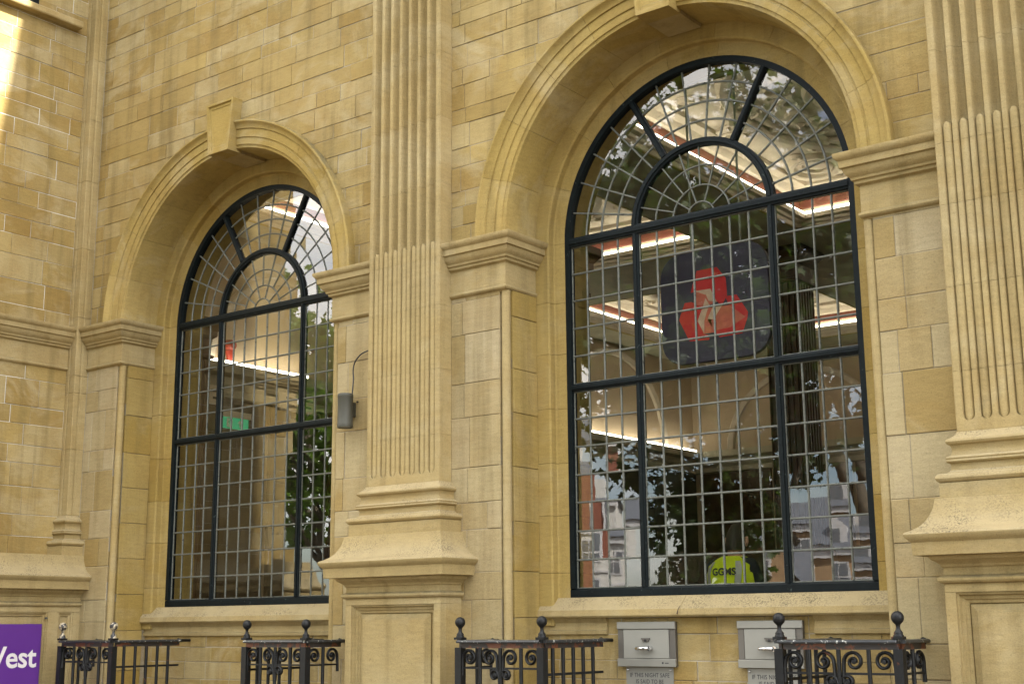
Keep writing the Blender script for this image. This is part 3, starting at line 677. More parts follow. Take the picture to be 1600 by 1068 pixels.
def railing(x0, x1, left, right, label, worn=0, yf=-.90):
    R = empty('area_railing', (x0, yf, 0)); tag(R, label, 'railing', 'railings round the light wells')
    def pp(mb, nm, mat, sm=None): return put(mb, nm, mat, R, sm)
    def post(x, y, ball=True, matb='rail'):
        po = pp(MB().box(x-.027, x+.027, y-.027, y+.027, .12, ZR-.052), 'post', 'rail')
        pp(MB().box(x-.031, x+.031, y-.031, y+.031, ZR+.0005, ZR+.016), 'post_cap', 'rail')
        if ball:
            prof = [(0, .155)]+[(.036*sin(a), .118+.037*cos(a)) for a in (pi*k/10 for k in range(1, 9))]+[(.013, .080), (.011, .066), (.014, .052), (.024, .040), (.026, .034), (.024, .028), (.029, .022), (.029, .016), (0, .016)]
            pp(MB().lathe(prof, (x, y, ZR), 18), 'ball_finial', matb, 60)
    def side(xa, ya, xb, yb, kind):
        L = sqrt((xb-xa)**2+(yb-ya)**2); ang = atan2(yb-ya, xb-xa); ca, sa = cos(ang), sin(ang)
        T = lambda x, y, z: (xa+ca*x-sa*y, ya+sa*x+ca*y, z)
        def add(mb, nm, mat, sm=None): return pp(xf(mb, T), nm, mat, sm)
        e = .024
        rl = MB().loft([[(u, -.036, ZR-.022), (u, -.040, ZR-.014), (u, -.036, ZR-.003), (u, -.02, ZR), (u, .02, ZR), (u, .036, ZR-.003), (u, .040, ZR-.014), (u, .036, ZR-.022)] for u in (0, L)])
        add(rl, 'top_rail', 'railtop', 30)
        add(MB().box(e, L-.002, -.010, .010, ZR-.056, ZR-.022), 'rail_band', 'railrust')
        if kind == 'plain':
            n = max(2, round(L/.115)-1)
            for k in range(1, n+1): add(MB().tube([(L*k/(n+1), 0, .12), (L*k/(n+1), 0, ZR-.055)], .0135, 8), 'baluster', 'rail', 60)
            add(MB().box(e, L+.0, -.007, .007, ZR-.235, ZR-.218), 'mid_rail', 'rail')
            return
        n = 3 if kind == 'panel' else 1
        bx = [L*(k+1)/(n+1) for k in range(n)]
        cw = L/(n+1)
        for b in bx:
            add(MB().tube([(b, 0, .12), (b, 0, ZR-.055)], .0135, 8), 'baluster', 'rail', 60)
        r = min(.062, cw*.37)
        cs = [cw*(k+.5) for k in range(n+1)]
        for k, c in enumerate(cs):
            sd = 1 if k < (n+1)/2 else -1
            if n == 3: sd = (1, -1, 1, -1)[k]
            # the curl springs from the baluster next to it
            mbs = scroll_mb(0, 0, r, sd)
            add(xf(mbs, lambda x, y, z: (c+x, y, ZR-.060-r*1.0+z)), 'scroll', 'rail', 60)
        if kind == 'panel':
            for sd in (-1, 1):
                rs = .040; add(xf(scroll_mb(0, 0, rs, sd), lambda x, y, z: (L/2-sd*(-1)*.047*1.0*(1 if True else 0), y, ZR-.060-2*r-.055+z) if False else (L/2+sd*.050+x, y, ZR-.060-2*r-.050+z)), 'scroll', 'rail', 60)
        add(MB().box(e, L-e, -.006, .006, ZR-.060-2*r-.010, ZR-.060-2*r+.003), 'mid_rail', 'rail')
    post(x0, yf, True, 'wornball' if worn else 'rail'); post(x1, yf, True, 'wornball' if worn else 'rail')
    side(x0, yf, x1, yf, 'panel')
    yl = -.19 if left == 'plain' else -.53; yr = -.19 if right == 'plain' else -.53
    side(x0, yl, x0, yf, left); side(x1, yf, x1, yr, right)
    for x, ye, kd in ((x0, yl, left), (x1, yr, right)):
        pp(MB().tube([(x, ye-.01, ZR-.012), (x, ye+.02, ZR-.012), (x, (-.06 if kd == 'plain' else YW), ZR-.012)], [.022, .014, .012], 8), 'wall_tie', 'rail', 50)
    # foot kerb of the well
    pp(MB().box(x0-.06, x1+.06, yf-.06, yf+.06, 0, .12), 'kerb', 'weather')
    for x, ye in ((x0, yl), (x1, yr)): pp(MB().box(x-.06, x+.06, yf+.061, ye, 0, .119), 'kerb', 'weather')
    return R
railing(-4.94, -4.20, 'scroll', 'plain', 'black scrolled iron railing with worn pale ball finials, nearest the purple sign', 1)
railing(-2.494, -1.83, 'plain', 'scroll', 'black scrolled iron railing against the left side of the middle pilaster pedestal')
railing(-.307, .395, 'scroll', 'plain', 'black scrolled iron railing with barred side, left of the night safes')
railing(2.12, 2.842, 'plain', 'scroll', 'black scrolled iron railing in front of the second night safe, rightmost')

# ------------------------------------------------------------------ night safes and their notice plates
def night_safe(x0, label, plabel):
    w, z0, z1 = .466, 1.322, 1.622; y = -.068
    t = empty('night_safe', (x0+w/2, y, z0)); tag(t, label, 'night safe', 'night safes under the window')
    Q = lambda mb, n, m, sm=None: put(mb, n, m, t, sm)
    Q(MB().box(x0, x0+w, y-.022, y, z0, z1), 'back_box', 'steeldark')
    bev = lambda a, b, c, d, ya, yb, e: MB().loft([[(a, ya, c), (b, ya, c), (b, ya, d), (a, ya, d)], [(a, yb+e, c), (b, yb+e, c), (b, yb+e, d), (a, yb+e, d)], [(a+e, yb, c+e), (b-e, yb, c+e), (b-e, yb, d-e), (a+e, yb, d-e)]])
    Q(bev(x0-.002, x0+w+.002, z1-.048, z1+.002, y-.021, y-.040, .003), 'top_strip', 'steel')
    Q(bev(x0-.002, x0+w+.002, z0-.002, z0+.052, y-.021, y-.040, .003), 'bottom_strip', 'steel')
    Q(bev(x0, x0+.044, z0+.054, z1-.050, y-.021, y-.030, .002), 'side_strip', 'steeldark')
    Q(bev(x0+w-.046, x0+w, z0+.054, z1-.050, y-.021, y-.030, .002), 'side_strip', 'steeldark')
    Q(bev(x0+.048, x0+w-.050, z0+.055, z1-.051, y-.021, y-.034, .002), 'door_plate', 'steelface')
    cx = x0+w*.5
    Q(MB().box(cx-.034, cx+.034, y-.044, y-.033, z1-.118, z1-.108).box(cx-.026, cx+.026, y-.042, y-.033, z1-.131, z1-.119), 'lock_cover', 'steeldark')
    Q(MB().lathe([(0, -.012), (.009, -.012), (.009, 0), (0, 0)], (cx, y-.034, z1-.1255), 12, 'y'), 'lock', 'black')
    h = Q(MB().tube([(cx-.07, y-.062, z1-.178), (cx-.066, y-.062, z1-.178), (cx+.03, y-.062, z1-.178), (cx+.034, y-.062, z1-.178)], [.008, .0125, .0125, .010], 12), 'handle', 'chrome', 50)
    put(MB().lathe([(0, -.032), (.016, -.032), (.016, 0), (0, 0)], (cx+.042, y-.034, z1-.178), 14, 'y'), 'handle_boss', 'chrome', h, 50)
    put(MB().box(cx+.028, cx+.040, y-.070, y-.050, z1-.19, z1-.167), 'handle_collar', 'black', h)
    Q(MB().box(x0+w-.105, x0+w-.092, y-.0405, y-.0395, z0+.018, z0+.031).box(x0+w-.082, x0+w-.052, y-.0405, y-.0395, z0+.021, z0+.027), 'maker_mark', 'ink')
    pz1 = z0-.006; pz0 = pz1-.30; px0, px1 = x0+.047, x0+w-.038
    pl = empty('notice_plate', ((px0+px1)/2, y, pz0)); tag(pl, plabel, 'notice plate', 'engraved plates below the night safes')
    put(bev(px0, px1, pz0, pz1, y, y-.006, .001), 'plate', 'steel', pl)
    for sx in (px0+.018, px1-.018):
        put(MB().lathe([(0, -.012), (.005, -.011), (.008, -.006), (.008, 0)], (sx, y-.006, pz1-.018), 10, 'y'), 'screw', 'chrome', pl, 50)
    for k, line in enumerate(('IF THIS NIGHT SAFE', 'IS SAID TO BE')):
        tm = text_mb(line, .040, .0004, .0006, 'CENTER', 0, 1.06)
        xf(tm, lambda x, yy, zz: ((px0+px1)/2+x*.86, y-.0065-zz*.5, pz1-.066-k*.043+yy)); put(tm, 'lettering', 'ink', pl)
night_safe(.468, 'steel night safe with chrome handle, left of the two and in full view', 'steel plate lettered IF THIS NIGHT SAFE below the fully visible safe')
night_safe(1.415, 'steel night safe partly hidden behind the rightmost railing', 'steel night safe plate partly hidden behind the rightmost railing')

# ------------------------------------------------------------------ wall light with its cable
wl = empty('wall_light', (-1.80, YW, 3.17)); tag(wl, 'grey green cylindrical wall light with black cable beside the fluted pilaster', 'wall light')
lx, ly, lz0, lz1 = -1.775, -.575, 3.175, 3.435
put(MB().lathe([(.0, -.004), (.050, -.004), (.052, -.012), (.060, -.012), (.063, -.002), (.063, .022), (.0615, .025), (.0615, .233), (.063, .236), (.063, .258), (.058, .264), (0, .266)], (lx, ly, lz0), 32), 'body', 'lamp_grey', wl, 40)
put(MB().lathe([(0, -.003), (.050, -.003)], (lx, ly, lz0-.003), 24), 'lens', 'steelface', wl)
put(MB().box(lx-.022, lx+.022, ly+.055, YW-.004, lz0+.085, lz0+.20), 'bracket', 'lamp_grey', wl)
put(MB().lathe([(0, -.02), (.006, -.018), (.006, 0)], (lx+.045, YW-.003, lz1-.055), 10, 'y'), 'screw', 'black', wl)
cb = [(lx+.045, ly+.03, lz1), (lx+.046, ly+.035, lz1+.06), (lx+.036, ly+.05, lz1+.14), (lx+.022, ly+.06, lz1+.21), (lx+.040, ly+.065, lz1+.275), (lx+.095, ly+.07, lz1+.325), (lx+.165, ly+.08, lz1+.348), (-1.53, ly+.085, lz1+.352)]
# smooth the cable with a Catmull-Rom pass
def crom(P_, n=6):
    P_ = [Vector(q) for q in P_]; out = []
    for i in range(len(P_)-1):
        a, b, c, d = P_[max(i-1, 0)], P_[i], P_[i+1], P_[min(i+2, len(P_)-1)]
        for k in range(n):
            t_ = k/n; out.append(.5*((2*b)+(c-a)*t_+(2*a-5*b+4*c-d)*t_*t_+(3*b-a-3*c+d)*t_**3))
    return out+[P_[-1]]
put(MB().tube(crom(cb), .0055, 8), 'cable', 'black', wl, 60)
put(MB().tube([(-1.545, -.488, lz1+.352), (-1.525, -.488, lz1+.352), (-1.5, -.488, lz1+.352)], [.014, .03, .032], 12), 'cable_gland', 'black', wl, 50)

# ------------------------------------------------------------------ purple sign on the wing pedestal
sg = empty('purple_sign', (-5.29, -1.6, .75)); tag(sg, 'purple bank sign with white lettering on the wing wall', 'sign')
sb = MB().loft([[(x, a, z0), (x, b, z0), (x, b, z1), (x, a, z1)] for x, a, b, z0, z1 in ((-5.318, -2.03, -.882, .75, 1.657), (-5.292, -2.03, -.882, .75, 1.657), (-5.289, -2.027, -.885, .753, 1.654))])
put(sb, 'face', 'purple', sg)
tm = text_mb('NatWest', .262, .0045, .001, 'RIGHT', 0, .98)
xf(tm, lambda x, y, z: (-5.2885+z, -.925+x*1.0, 1.278+y)); put(tm, 'lettering', 'white', sg)
put(MB().lathe([(0, .02), (.012, .016), (.014, 0)], (-5.30, -.838, 1.70), 10), 'fixing_bolt', 'black', sg)

# ------------------------------------------------------------------ banking hall seen through the glass
def st(o): return tag(o, kind='structure')
FZ = .62; XL = -5.4; YE = 11.3; XRm = 7.0
st(MB().box(XL-.3, XRm, .31, YE+.3, FZ-.2, FZ).build('hall_floor', 'carpet'))
# inner lining of the front wall, open at the windows
lin = MB()
for a, b in ((XL, XC[1]-1.36), (XC[1]+1.36, XC[0]-1.36), (XC[0]+1.36, XRm)): lin.box(a, b, .302, .33, FZ, 6.6)
for xc in XC: lin.box(xc-1.36, xc+1.36, .302, .33, FZ, 1.6); lin.box(xc-1.36, xc+1.36, .302, .33, 5.86, 6.6)
st(lin.build('hall_front_lining', 'beige'))
def hall_wall(name, face, u0, u1):
    # dark panelled dado, cove shelf, pale wall with blind arches above
    w = face(u0, u1)
    return w
lw = st(MB().box(XL-.3, XL, .33, YE, FZ, 6.6).build('hall_left_wall', 'beige'))
ew = st(MB().box(XL, XRm, YE, YE+.3, FZ, 6.6).build('hall_end_wall', 'beige'))
rw = st(MB().box(XRm, XRm+.3, .33, YE, FZ, 6.6).build('hall_right_wall', 'beige'))
for k in range(8):
    y0 = .5+k*1.35; o = MB().box(XL+.001, XL+.05, y0+.04, y0+1.31, FZ, 4.02).build('wall_panel', 'darkwall', lw)
for k in range(9):
    x0 = XL+.1+k*1.35; MB().box(x0+.04, x0+1.31, YE-.05, YE-.001, FZ, 4.02).build('wall_panel', 'wood', ew)
for nm, par, path in (('cove_shelf', lw, [(XL, YE), (XL, .33)][::-1]), ('cove_shelf', ew, [(XRm, YE), (XL, YE)][::-1])):
    pr = [(0, 4.03), (.05, 4.04), (.06, 4.12), (.10, 4.16), (.12, 4.24), (.20, 4.27), (.20, 4.37), (.17, 4.37), (.165, 4.31), (0, 4.30)]
    # outward is into the hall
    if par is lw: MB().mould([(d, z) for d, z in pr], [(XL, .33), (XL, YE)]).build(nm, 'beam', par)
    else: MB().mould([(d, z) for d, z in pr], [(XL, YE), (XRm, YE)]).build(nm, 'beam', par)
def cove_light(mb, label): return tag(mb.build('cove_light', 'strip'), label, 'cove light', 'strip lights in the banking hall')
cove_light(MB().box(XL+.13, XL+.172, .85, 2.32, 4.372, 4.405), 'bright strip light on the shelf above the green exit sign')
cove_light(MB().box(XL+.13, XL+.172, 5.2, YE-.2, 4.372, 4.405), 'bright strip light on the side wall shelf seen below the logo panel')
cove_light(MB().box(-1.9, 2.5, YE-.172, YE-.13, 4.372, 4.405), 'bright strip light on the far wall shelf behind the right window')
def blind_arch(par, c, r, axis, zc):
    n = 20; prof = [(r, 0), (r-.10, 0), (r-.10, -.05), (r-.02, -.07), (r, -.05)]
    mb = MB()
    secs = []
    for k in range(n+1):
        a = pi*k/n
        if axis == 'x': secs.append([(c+rr*cos(a), YE-.001+d, zc+rr*sin(a)*.95) for rr, d in prof])
        else: secs.append([(XL+.001-d, c+rr*cos(a), zc+rr*sin(a)*.95) for rr, d in prof])
    mb.loft(secs); mb.build('blind_arch', 'gold' if False else 'cream', par, 30)
for c in (2.2, 5.2, 8.9): blind_arch(lw, c, 1.25 if c < 8 else 1.5, 'y', 4.35)
for c in (-3.4, -.2, 3.0): blind_arch(ew, c, 1.35, 'x', 4.35)
# coffered ceiling: beams, coved edges with terracotta bands and strip lights, plaster relief in the fields
ceil = st(MB().box(XL-.3, XRm+.3, .30, YE+.3, 6.62, 6.8).build('hall_ceiling', 'cream'))
cofx = ((-4.85, -1.45), (-.42, 2.95), (3.95, 6.9)); cofy = ((.75, 5.15), (6.55, 10.6))
ZB = 5.86
def beam(x0, x1, y0, y1, nm='ceiling_beam'):
    return tag(MB().box(x0, x1, y0, y1, ZB, 6.3).build(nm, 'beam', ceil))
xe = [XL, cofx[0][0], cofx[0][1], cofx[1][0], cofx[1][1], cofx[2][0], cofx[2][1], XRm]
for a, b in ((xe[0], xe[1]), (xe[2], xe[3]), (xe[4], xe[5]), (xe[6], xe[7])): beam(a, b, .331, YE-.001)
for a, b in ((xe[1], xe[2]), (xe[3], xe[4]), (xe[5], xe[6])):
    for c, d in ((.331, cofy[0][0]), (cofy[0][1], cofy[1][0]), (cofy[1][1], YE-.001)): beam(a+.001, b-.001, c, d)
names = {(0, 0): 'left front', (1, 0): 'middle front', (2, 0): 'right front', (0, 1): 'left rear', (1, 1): 'middle rear', (2, 1): 'right rear'}
lab = {(0, 0): 'lit strip round the ceiling bay behind the left window fanlight', (1, 0): 'lit strip crossing the right window fanlight on the ceiling edge', (0, 1): 'lit strip of the far ceiling bay left of the logo panel', (1, 1): 'lit strip of the far ceiling bay right of the dark column'}
for i, (x0, x1) in enumerate(cofx):
    for j, (y0, y1) in enumerate(cofy):
        path = [(x0, y0), (x0, y1), (x1, y1), (x1, y0), (x0, y0)]
        # profiles step outward into the coffer: low moulding, light trough, cove, terracotta band, cornice
        def run(prof, nm, mat): MB().mould(prof, path, .0).build(nm, mat, ceil)
        run([(0, ZB+.001), (.03, ZB+.01), (.035, ZB+.05), (.06, ZB+.06), (.07, ZB+.09), (.12, ZB+.10), (.12, ZB+.15), (.0, ZB+.151)], 'coffer_moulding', 'cream')
        run([(-.002, ZB-.004), (.028, ZB-.003), (.028, ZB+.004), (-.002, ZB+.004)], 'gilt_line', 'gold')
        run([(0, ZB+.25), (.012, ZB+.26), (.012, ZB+.34), (0, ZB+.35)], 'terracotta_band', 'terracotta')
        run([(0, ZB+.351), (.05, ZB+.36), (.09, ZB+.43), (.16, ZB+.46), (.17, ZB+.50), (0, ZB+.51)], 'coffer_cornice', 'cream')
        MB().box(x0-.1, x1+.1, y0-.1, y1+.1, ZB+.505, ZB+.56).build('coffer_field', 'cream', ceil)
        if (i, j) in lab:
            t_ = .03
            mbl = MB()
            sp_ = .10
            for a, b, c, d in ((x0+.07, x0+sp_, y0+.07, y1-.07), (x1-sp_, x1-.07, y0+.07, y1-.07), (x0+sp_+.001, x1-sp_-.001, y1-sp_, y1-.07), (x0+sp_+.001, x1-sp_-.001, y0+.07, y0+sp_)):
                mbl.box(a, b, c, d, ZB+.152, ZB+.185)
            cove_light(mbl, lab[(i, j)])
        # plaster relief
        orn = MB(); rnd = random.Random(i*7+j)
        cx, cy = (x0+x1)/2, (y0+y1)/2; zf = ZB+.505
        def ell(c0, c1, ra, rb, th, rot=0, n=28):
            pts = []
            for k in range(n+1):
                a = 2*pi*k/n; u, v = ra*cos(a), rb*sin(a); pts.append((c0+u*cos(rot)-v*sin(rot), c1+u*sin(rot)+v*cos(rot), zf-.004))
            orn.tube(pts, th*1.35, 6, False, 1)
        ell(cx, cy, 1.15, 1.55, .05, 0, 40); ell(cx, cy, 1.02, 1.42, .025, 0, 40); ell(cx, cy, .45, .6, .04)
        for sx in (-1, 1):
            for sy in (-1, 1): ell(cx+sx*1.2, cy+sy*1.6, .26, .34, .04, rnd.random()*3); ell(cx+sx*1.2, cy+sy*1.6, .15, .2, .025)
        for k in range(70):
            a = rnd.random()*2*pi; q = rnd.uniform(.55, 1.5); px, py = cx+1.05*q*cos(a), cy+1.35*q*sin(a)
            px = min(max(px, x0+.25), x1-.25); py = min(max(py, y0+.25), y1-.25)
            rr0 = rnd.uniform(.06, .17); s0 = rnd.choice((-1, 1)); a0 = rnd.random()*6
            pts = [(px+s0*rr0*(1-.75*m_/12)*cos(a0+m_*.62), py+rr0*(1-.75*m_/12)*sin(a0+m_*.62), zf-.006) for m_ in range(13)]
            orn.tube(pts, [.042*(1-.5*m_/12) for m_ in range(13)], 5)
        tag(orn.build('plaster_relief', 'cream', ceil, 60), kind='stuff')

# fluted dark column at the beam crossing
def fluted_column(x, y, w, z0, z1, label, mat='wood', cat='column'):
    c = empty('hall_column', (x, y, z0)); tag(c, label, cat)
    n = 6; pts = []
    h = w/2
    for sx, sy, dx, dy in ((-1, -1, 1, 0), (1, -1, 0, 1), (1, 1, -1, 0), (-1, 1, 0, -1)):
        for k in range(n):
            for q, dep in ((.0, 0), (.2, 0), (.25, .02), (.75, .02), (.8, 0)):
                u = (k+q)/n*w; px, py = sx*h+dx*u, sy*h+dy*u; pts.append((x+px-dy*(-1)*0+(-dy)*dep*(1), y+py+dx*dep))
    put(MB().loft([[(px, py, z) for px, py in pts] for z in (z0+.3, z1-.4)]), 'shaft', mat, c)
    put(MB().box(x-h-.05, x+h+.05, y-h-.05, y+h+.05, z0, z0+.299), 'base', mat, c)
    sq = lambda e, z: [(x-h-e, y-h-e, z), (x+h+e, y-h-e, z), (x+h+e, y+h+e, z), (x-h-e, y+h+e, z)]
    put(MB().loft([sq(.0, z1-.41), sq(.03, z1-.40), sq(.03, z1-.37), sq(.005, z1-.36), sq(.01, z1-.20), sq(.05, z1-.17), sq(.05, z1-.12), sq(.09, z1-.07), sq(.11, z1-.06), sq(.11, z1)]), 'capital', mat, c)
    return c
fluted_column(-.93, 5.85, .42, FZ, ZB-.002, 'dark fluted hall column seen through the right side of the right window')
fluted_column(-.36, .47, .27, FZ, 4.62, 'dark wooden inner column beside the left edge of the right window', 'woodred')
fluted_column(-5.02, .47, .27, FZ, 4.70, 'dark wooden inner column beside the left edge of the left window', 'woodred')

# hanging logo panel
hp = empty('logo_panel', (1.03, .52, 3.53)); tag(hp, 'dark rounded square panel with red three part logo hanging in the right window', 'hanging sign')
hx0, hx1, hz0, hz1, rc, hy = .545, 1.465, 3.525, 4.395, .19, .50
def rrect(e, n=8):
    pts = []
    for cx, cz, a0 in ((hx1-rc, hz0+rc, -pi/2), (hx1-rc, hz1-rc, 0), (hx0+rc, hz1-rc, pi/2), (hx0+rc, hz0+rc, pi)):
        for k in range(n+1): a = a0+pi/2*k/n; pts.append((cx+(rc-e)*cos(a), cz+(rc-e)*sin(a)))
    return pts
put(MB().loft([[(x, y, z) for x, z in rrect(e)] for e, y in ((0, hy+.035), (0, hy+.004), (.004, hy))]), 'panel', 'darkpanel', hp, 40)
def LG(px, py):
    top = 175-.198*(px-48); bot = 1006-.135*(px-48)
    return (hx0+(px-48)/857*(hx1-hx0), hz0+(bot-py)/(bot-top)*(hz1-hz0))
LP = [('red', [(297, 440), (325, 345), (352, 272), (512, 240), (580, 325), (585, 455), (540, 537), (500, 500), (458, 408)], 0),
      ('red', [(195, 650), (245, 520), (300, 510), (390, 545), (345, 655), (390, 752), (437, 760), (430, 795), (275, 808)], 0),
      ('red', [(570, 465), (658, 450), (740, 580), (735, 625), (690, 745), (515, 775), (468, 738), (455, 660), (565, 645), (600, 540)], 0),
      ('redlight', [(325, 430), (458, 408), (470, 520), (395, 545), (320, 530)], 1), ('pink', [(330, 428), (456, 408), (502, 508), (440, 500), (420, 455)], 2),
      ('redlight', [(392, 545), (465, 540), (455, 660), (468, 738), (390, 752), (345, 655)], 1), ('pink', [(345, 655), (392, 545), (415, 480), (445, 530), (420, 590), (400, 650), (395, 745)], 2),
      ('redlight', [(470, 548), (600, 530), (720, 620), (600, 700), (470, 725), (425, 640)], 1), ('pink', [(425, 638), (470, 545), (545, 532), (500, 600), (480, 640)], 2)]
for mname, poly, lay_ in LP:
    q = [LG(*w) for w in poly]; y = hy-.0015-.0016*lay_
    put(MB().loft([[(x, yy, z) for x, z in q] for yy in (hy+.001, y)]), 'logo_piece', mname, hp)
for rx in (.82, 1.24): put(MB().tube([(rx, hy+.02, hz1-.01), (rx, hy+.02, ZB)], .009, 6), 'hanging_rod', 'steel', hp)

# exit sign, alarm, notice boards, left side of the hall
ex = empty('exit_sign', (XL+.25, 1.4, 3.7)); tag(ex, 'small green running man exit sign inside the left window', 'exit sign')
put(MB().box(XL+.20, XL+.23, 1.04, 1.40, 3.672, 3.788), 'sign_face', 'green', ex)
put(MB().box(XL+.19, XL+.24, 1.02, 1.43, 3.790, 3.855), 'housing', 'paper', ex)
fx = XL+.2315
def flat(poly, y0, z0, s, nm, mat='white'): put(MB().loft([[(x, y0+u*s, z0+v*s) for u, v in poly] for x in (fx-.002, fx+.0012)]), nm, mat, ex)
flat([(0, 0), (.9, 0), (.9, 1.1), (0, 1.1)], 1.10, 3.682, .085, 'door_mark')
flat([(.25, .1), (.4, .1), (.55, .45), (.75, .3), (.85, .4), (.55, .7), (.6, .85), (.35, .85), (.1, .6), (.2, .5), (.35, .62), (.3, .4)], 1.104, 3.684, .085, 'man_mark', 'green')
flat([(.2, 0), (.35, 0), (.35, .55), (.5, .4), (.58, .5), (.28, .85), (-.04, .5), (.05, .4), (.2, .55)], 1.255, 3.690, .095, 'arrow_mark')
flat([(.30, .9), (.42, .9), (.42, 1.0), (.30, 1.0)], 1.104, 3.684, .085, 'head_mark', 'green')
al = empty('fire_alarm', (XL, 1.33, 4.45)); tag(al, 'red fire alarm sounder on the pale wall above the strip light', 'alarm')
put(xf(MB().lathe([(0, .13), (.05, .125), (.075, .09), (.08, .03), (.06, 0), (0, 0)], (0, 0, 0), 16), lambda x, y, z: (XL+z, 1.25+x*.85, 4.60+y*.85)), 'sounder', 'alarm', al, 40)
put(xf(MB().lathe([(0, -.16), (.022, -.155), (.045, -.04), (.05, 0), (0, 0)], (0, 0, 0), 12), lambda x, y, z: (XL+.06+x, 1.25+y, 4.545+z*.85)), 'beacon', 'alarm', al, 40)
for (y0, y1, z0, z1, lb) in ((.68, 1.03, 3.90, 4.10, 'off white notice board left of the exit sign inside the left window'), (1.85, 2.40, 3.95, 4.155, 'off white notice board right of the exit sign inside the left window')):
    nb = empty('notice_board', (XL, y0, z0)); tag(nb, lb, 'notice board')
    put(MB().box(XL+.21, XL+.235, y0, y1, z0, z1), 'board', 'paper', nb)
    for k, (a, b) in enumerate(((.15, .45), (.55, .9), (.2, .38), (.62, .85))):
        put(MB().box(XL+.2355, XL+.2365, y0+(y1-y0)*a, y0+(y1-y0)*b, z1-.07-.075*(k//2), z1-.045-.075*(k//2)), 'print_line', 'ink', nb)
for y, lb in ((2.9, 'dark wooden pilaster in the hall behind the left window centre'), (4.6, 'dark wooden pilaster in the hall beside the right light of the left window')):
    fluted_column(XL+.16, y, .30, FZ, 4.02, lb, 'woodred', 'pilaster')
ct = empty('bank_counter', (-2.0, 3.2, FZ)); tag(ct, 'dark brown wooden counter and screen behind the person in yellow', 'counter')
put(MB().box(-4.2, 1.6, 3.0, 3.5, FZ, FZ+1.1), 'counter_front', 'wood', ct)
put(MB().box(-4.25, 1.65, 2.95, 3.55, FZ+1.1, FZ+1.16), 'counter_top', 'woodred', ct)
for k in range(6): put(MB().box(-4.2+k*.98, -4.2+k*.98+.93, 3.2, 3.25, FZ+1.161, 2.28), 'screen_panel', 'wood', ct)

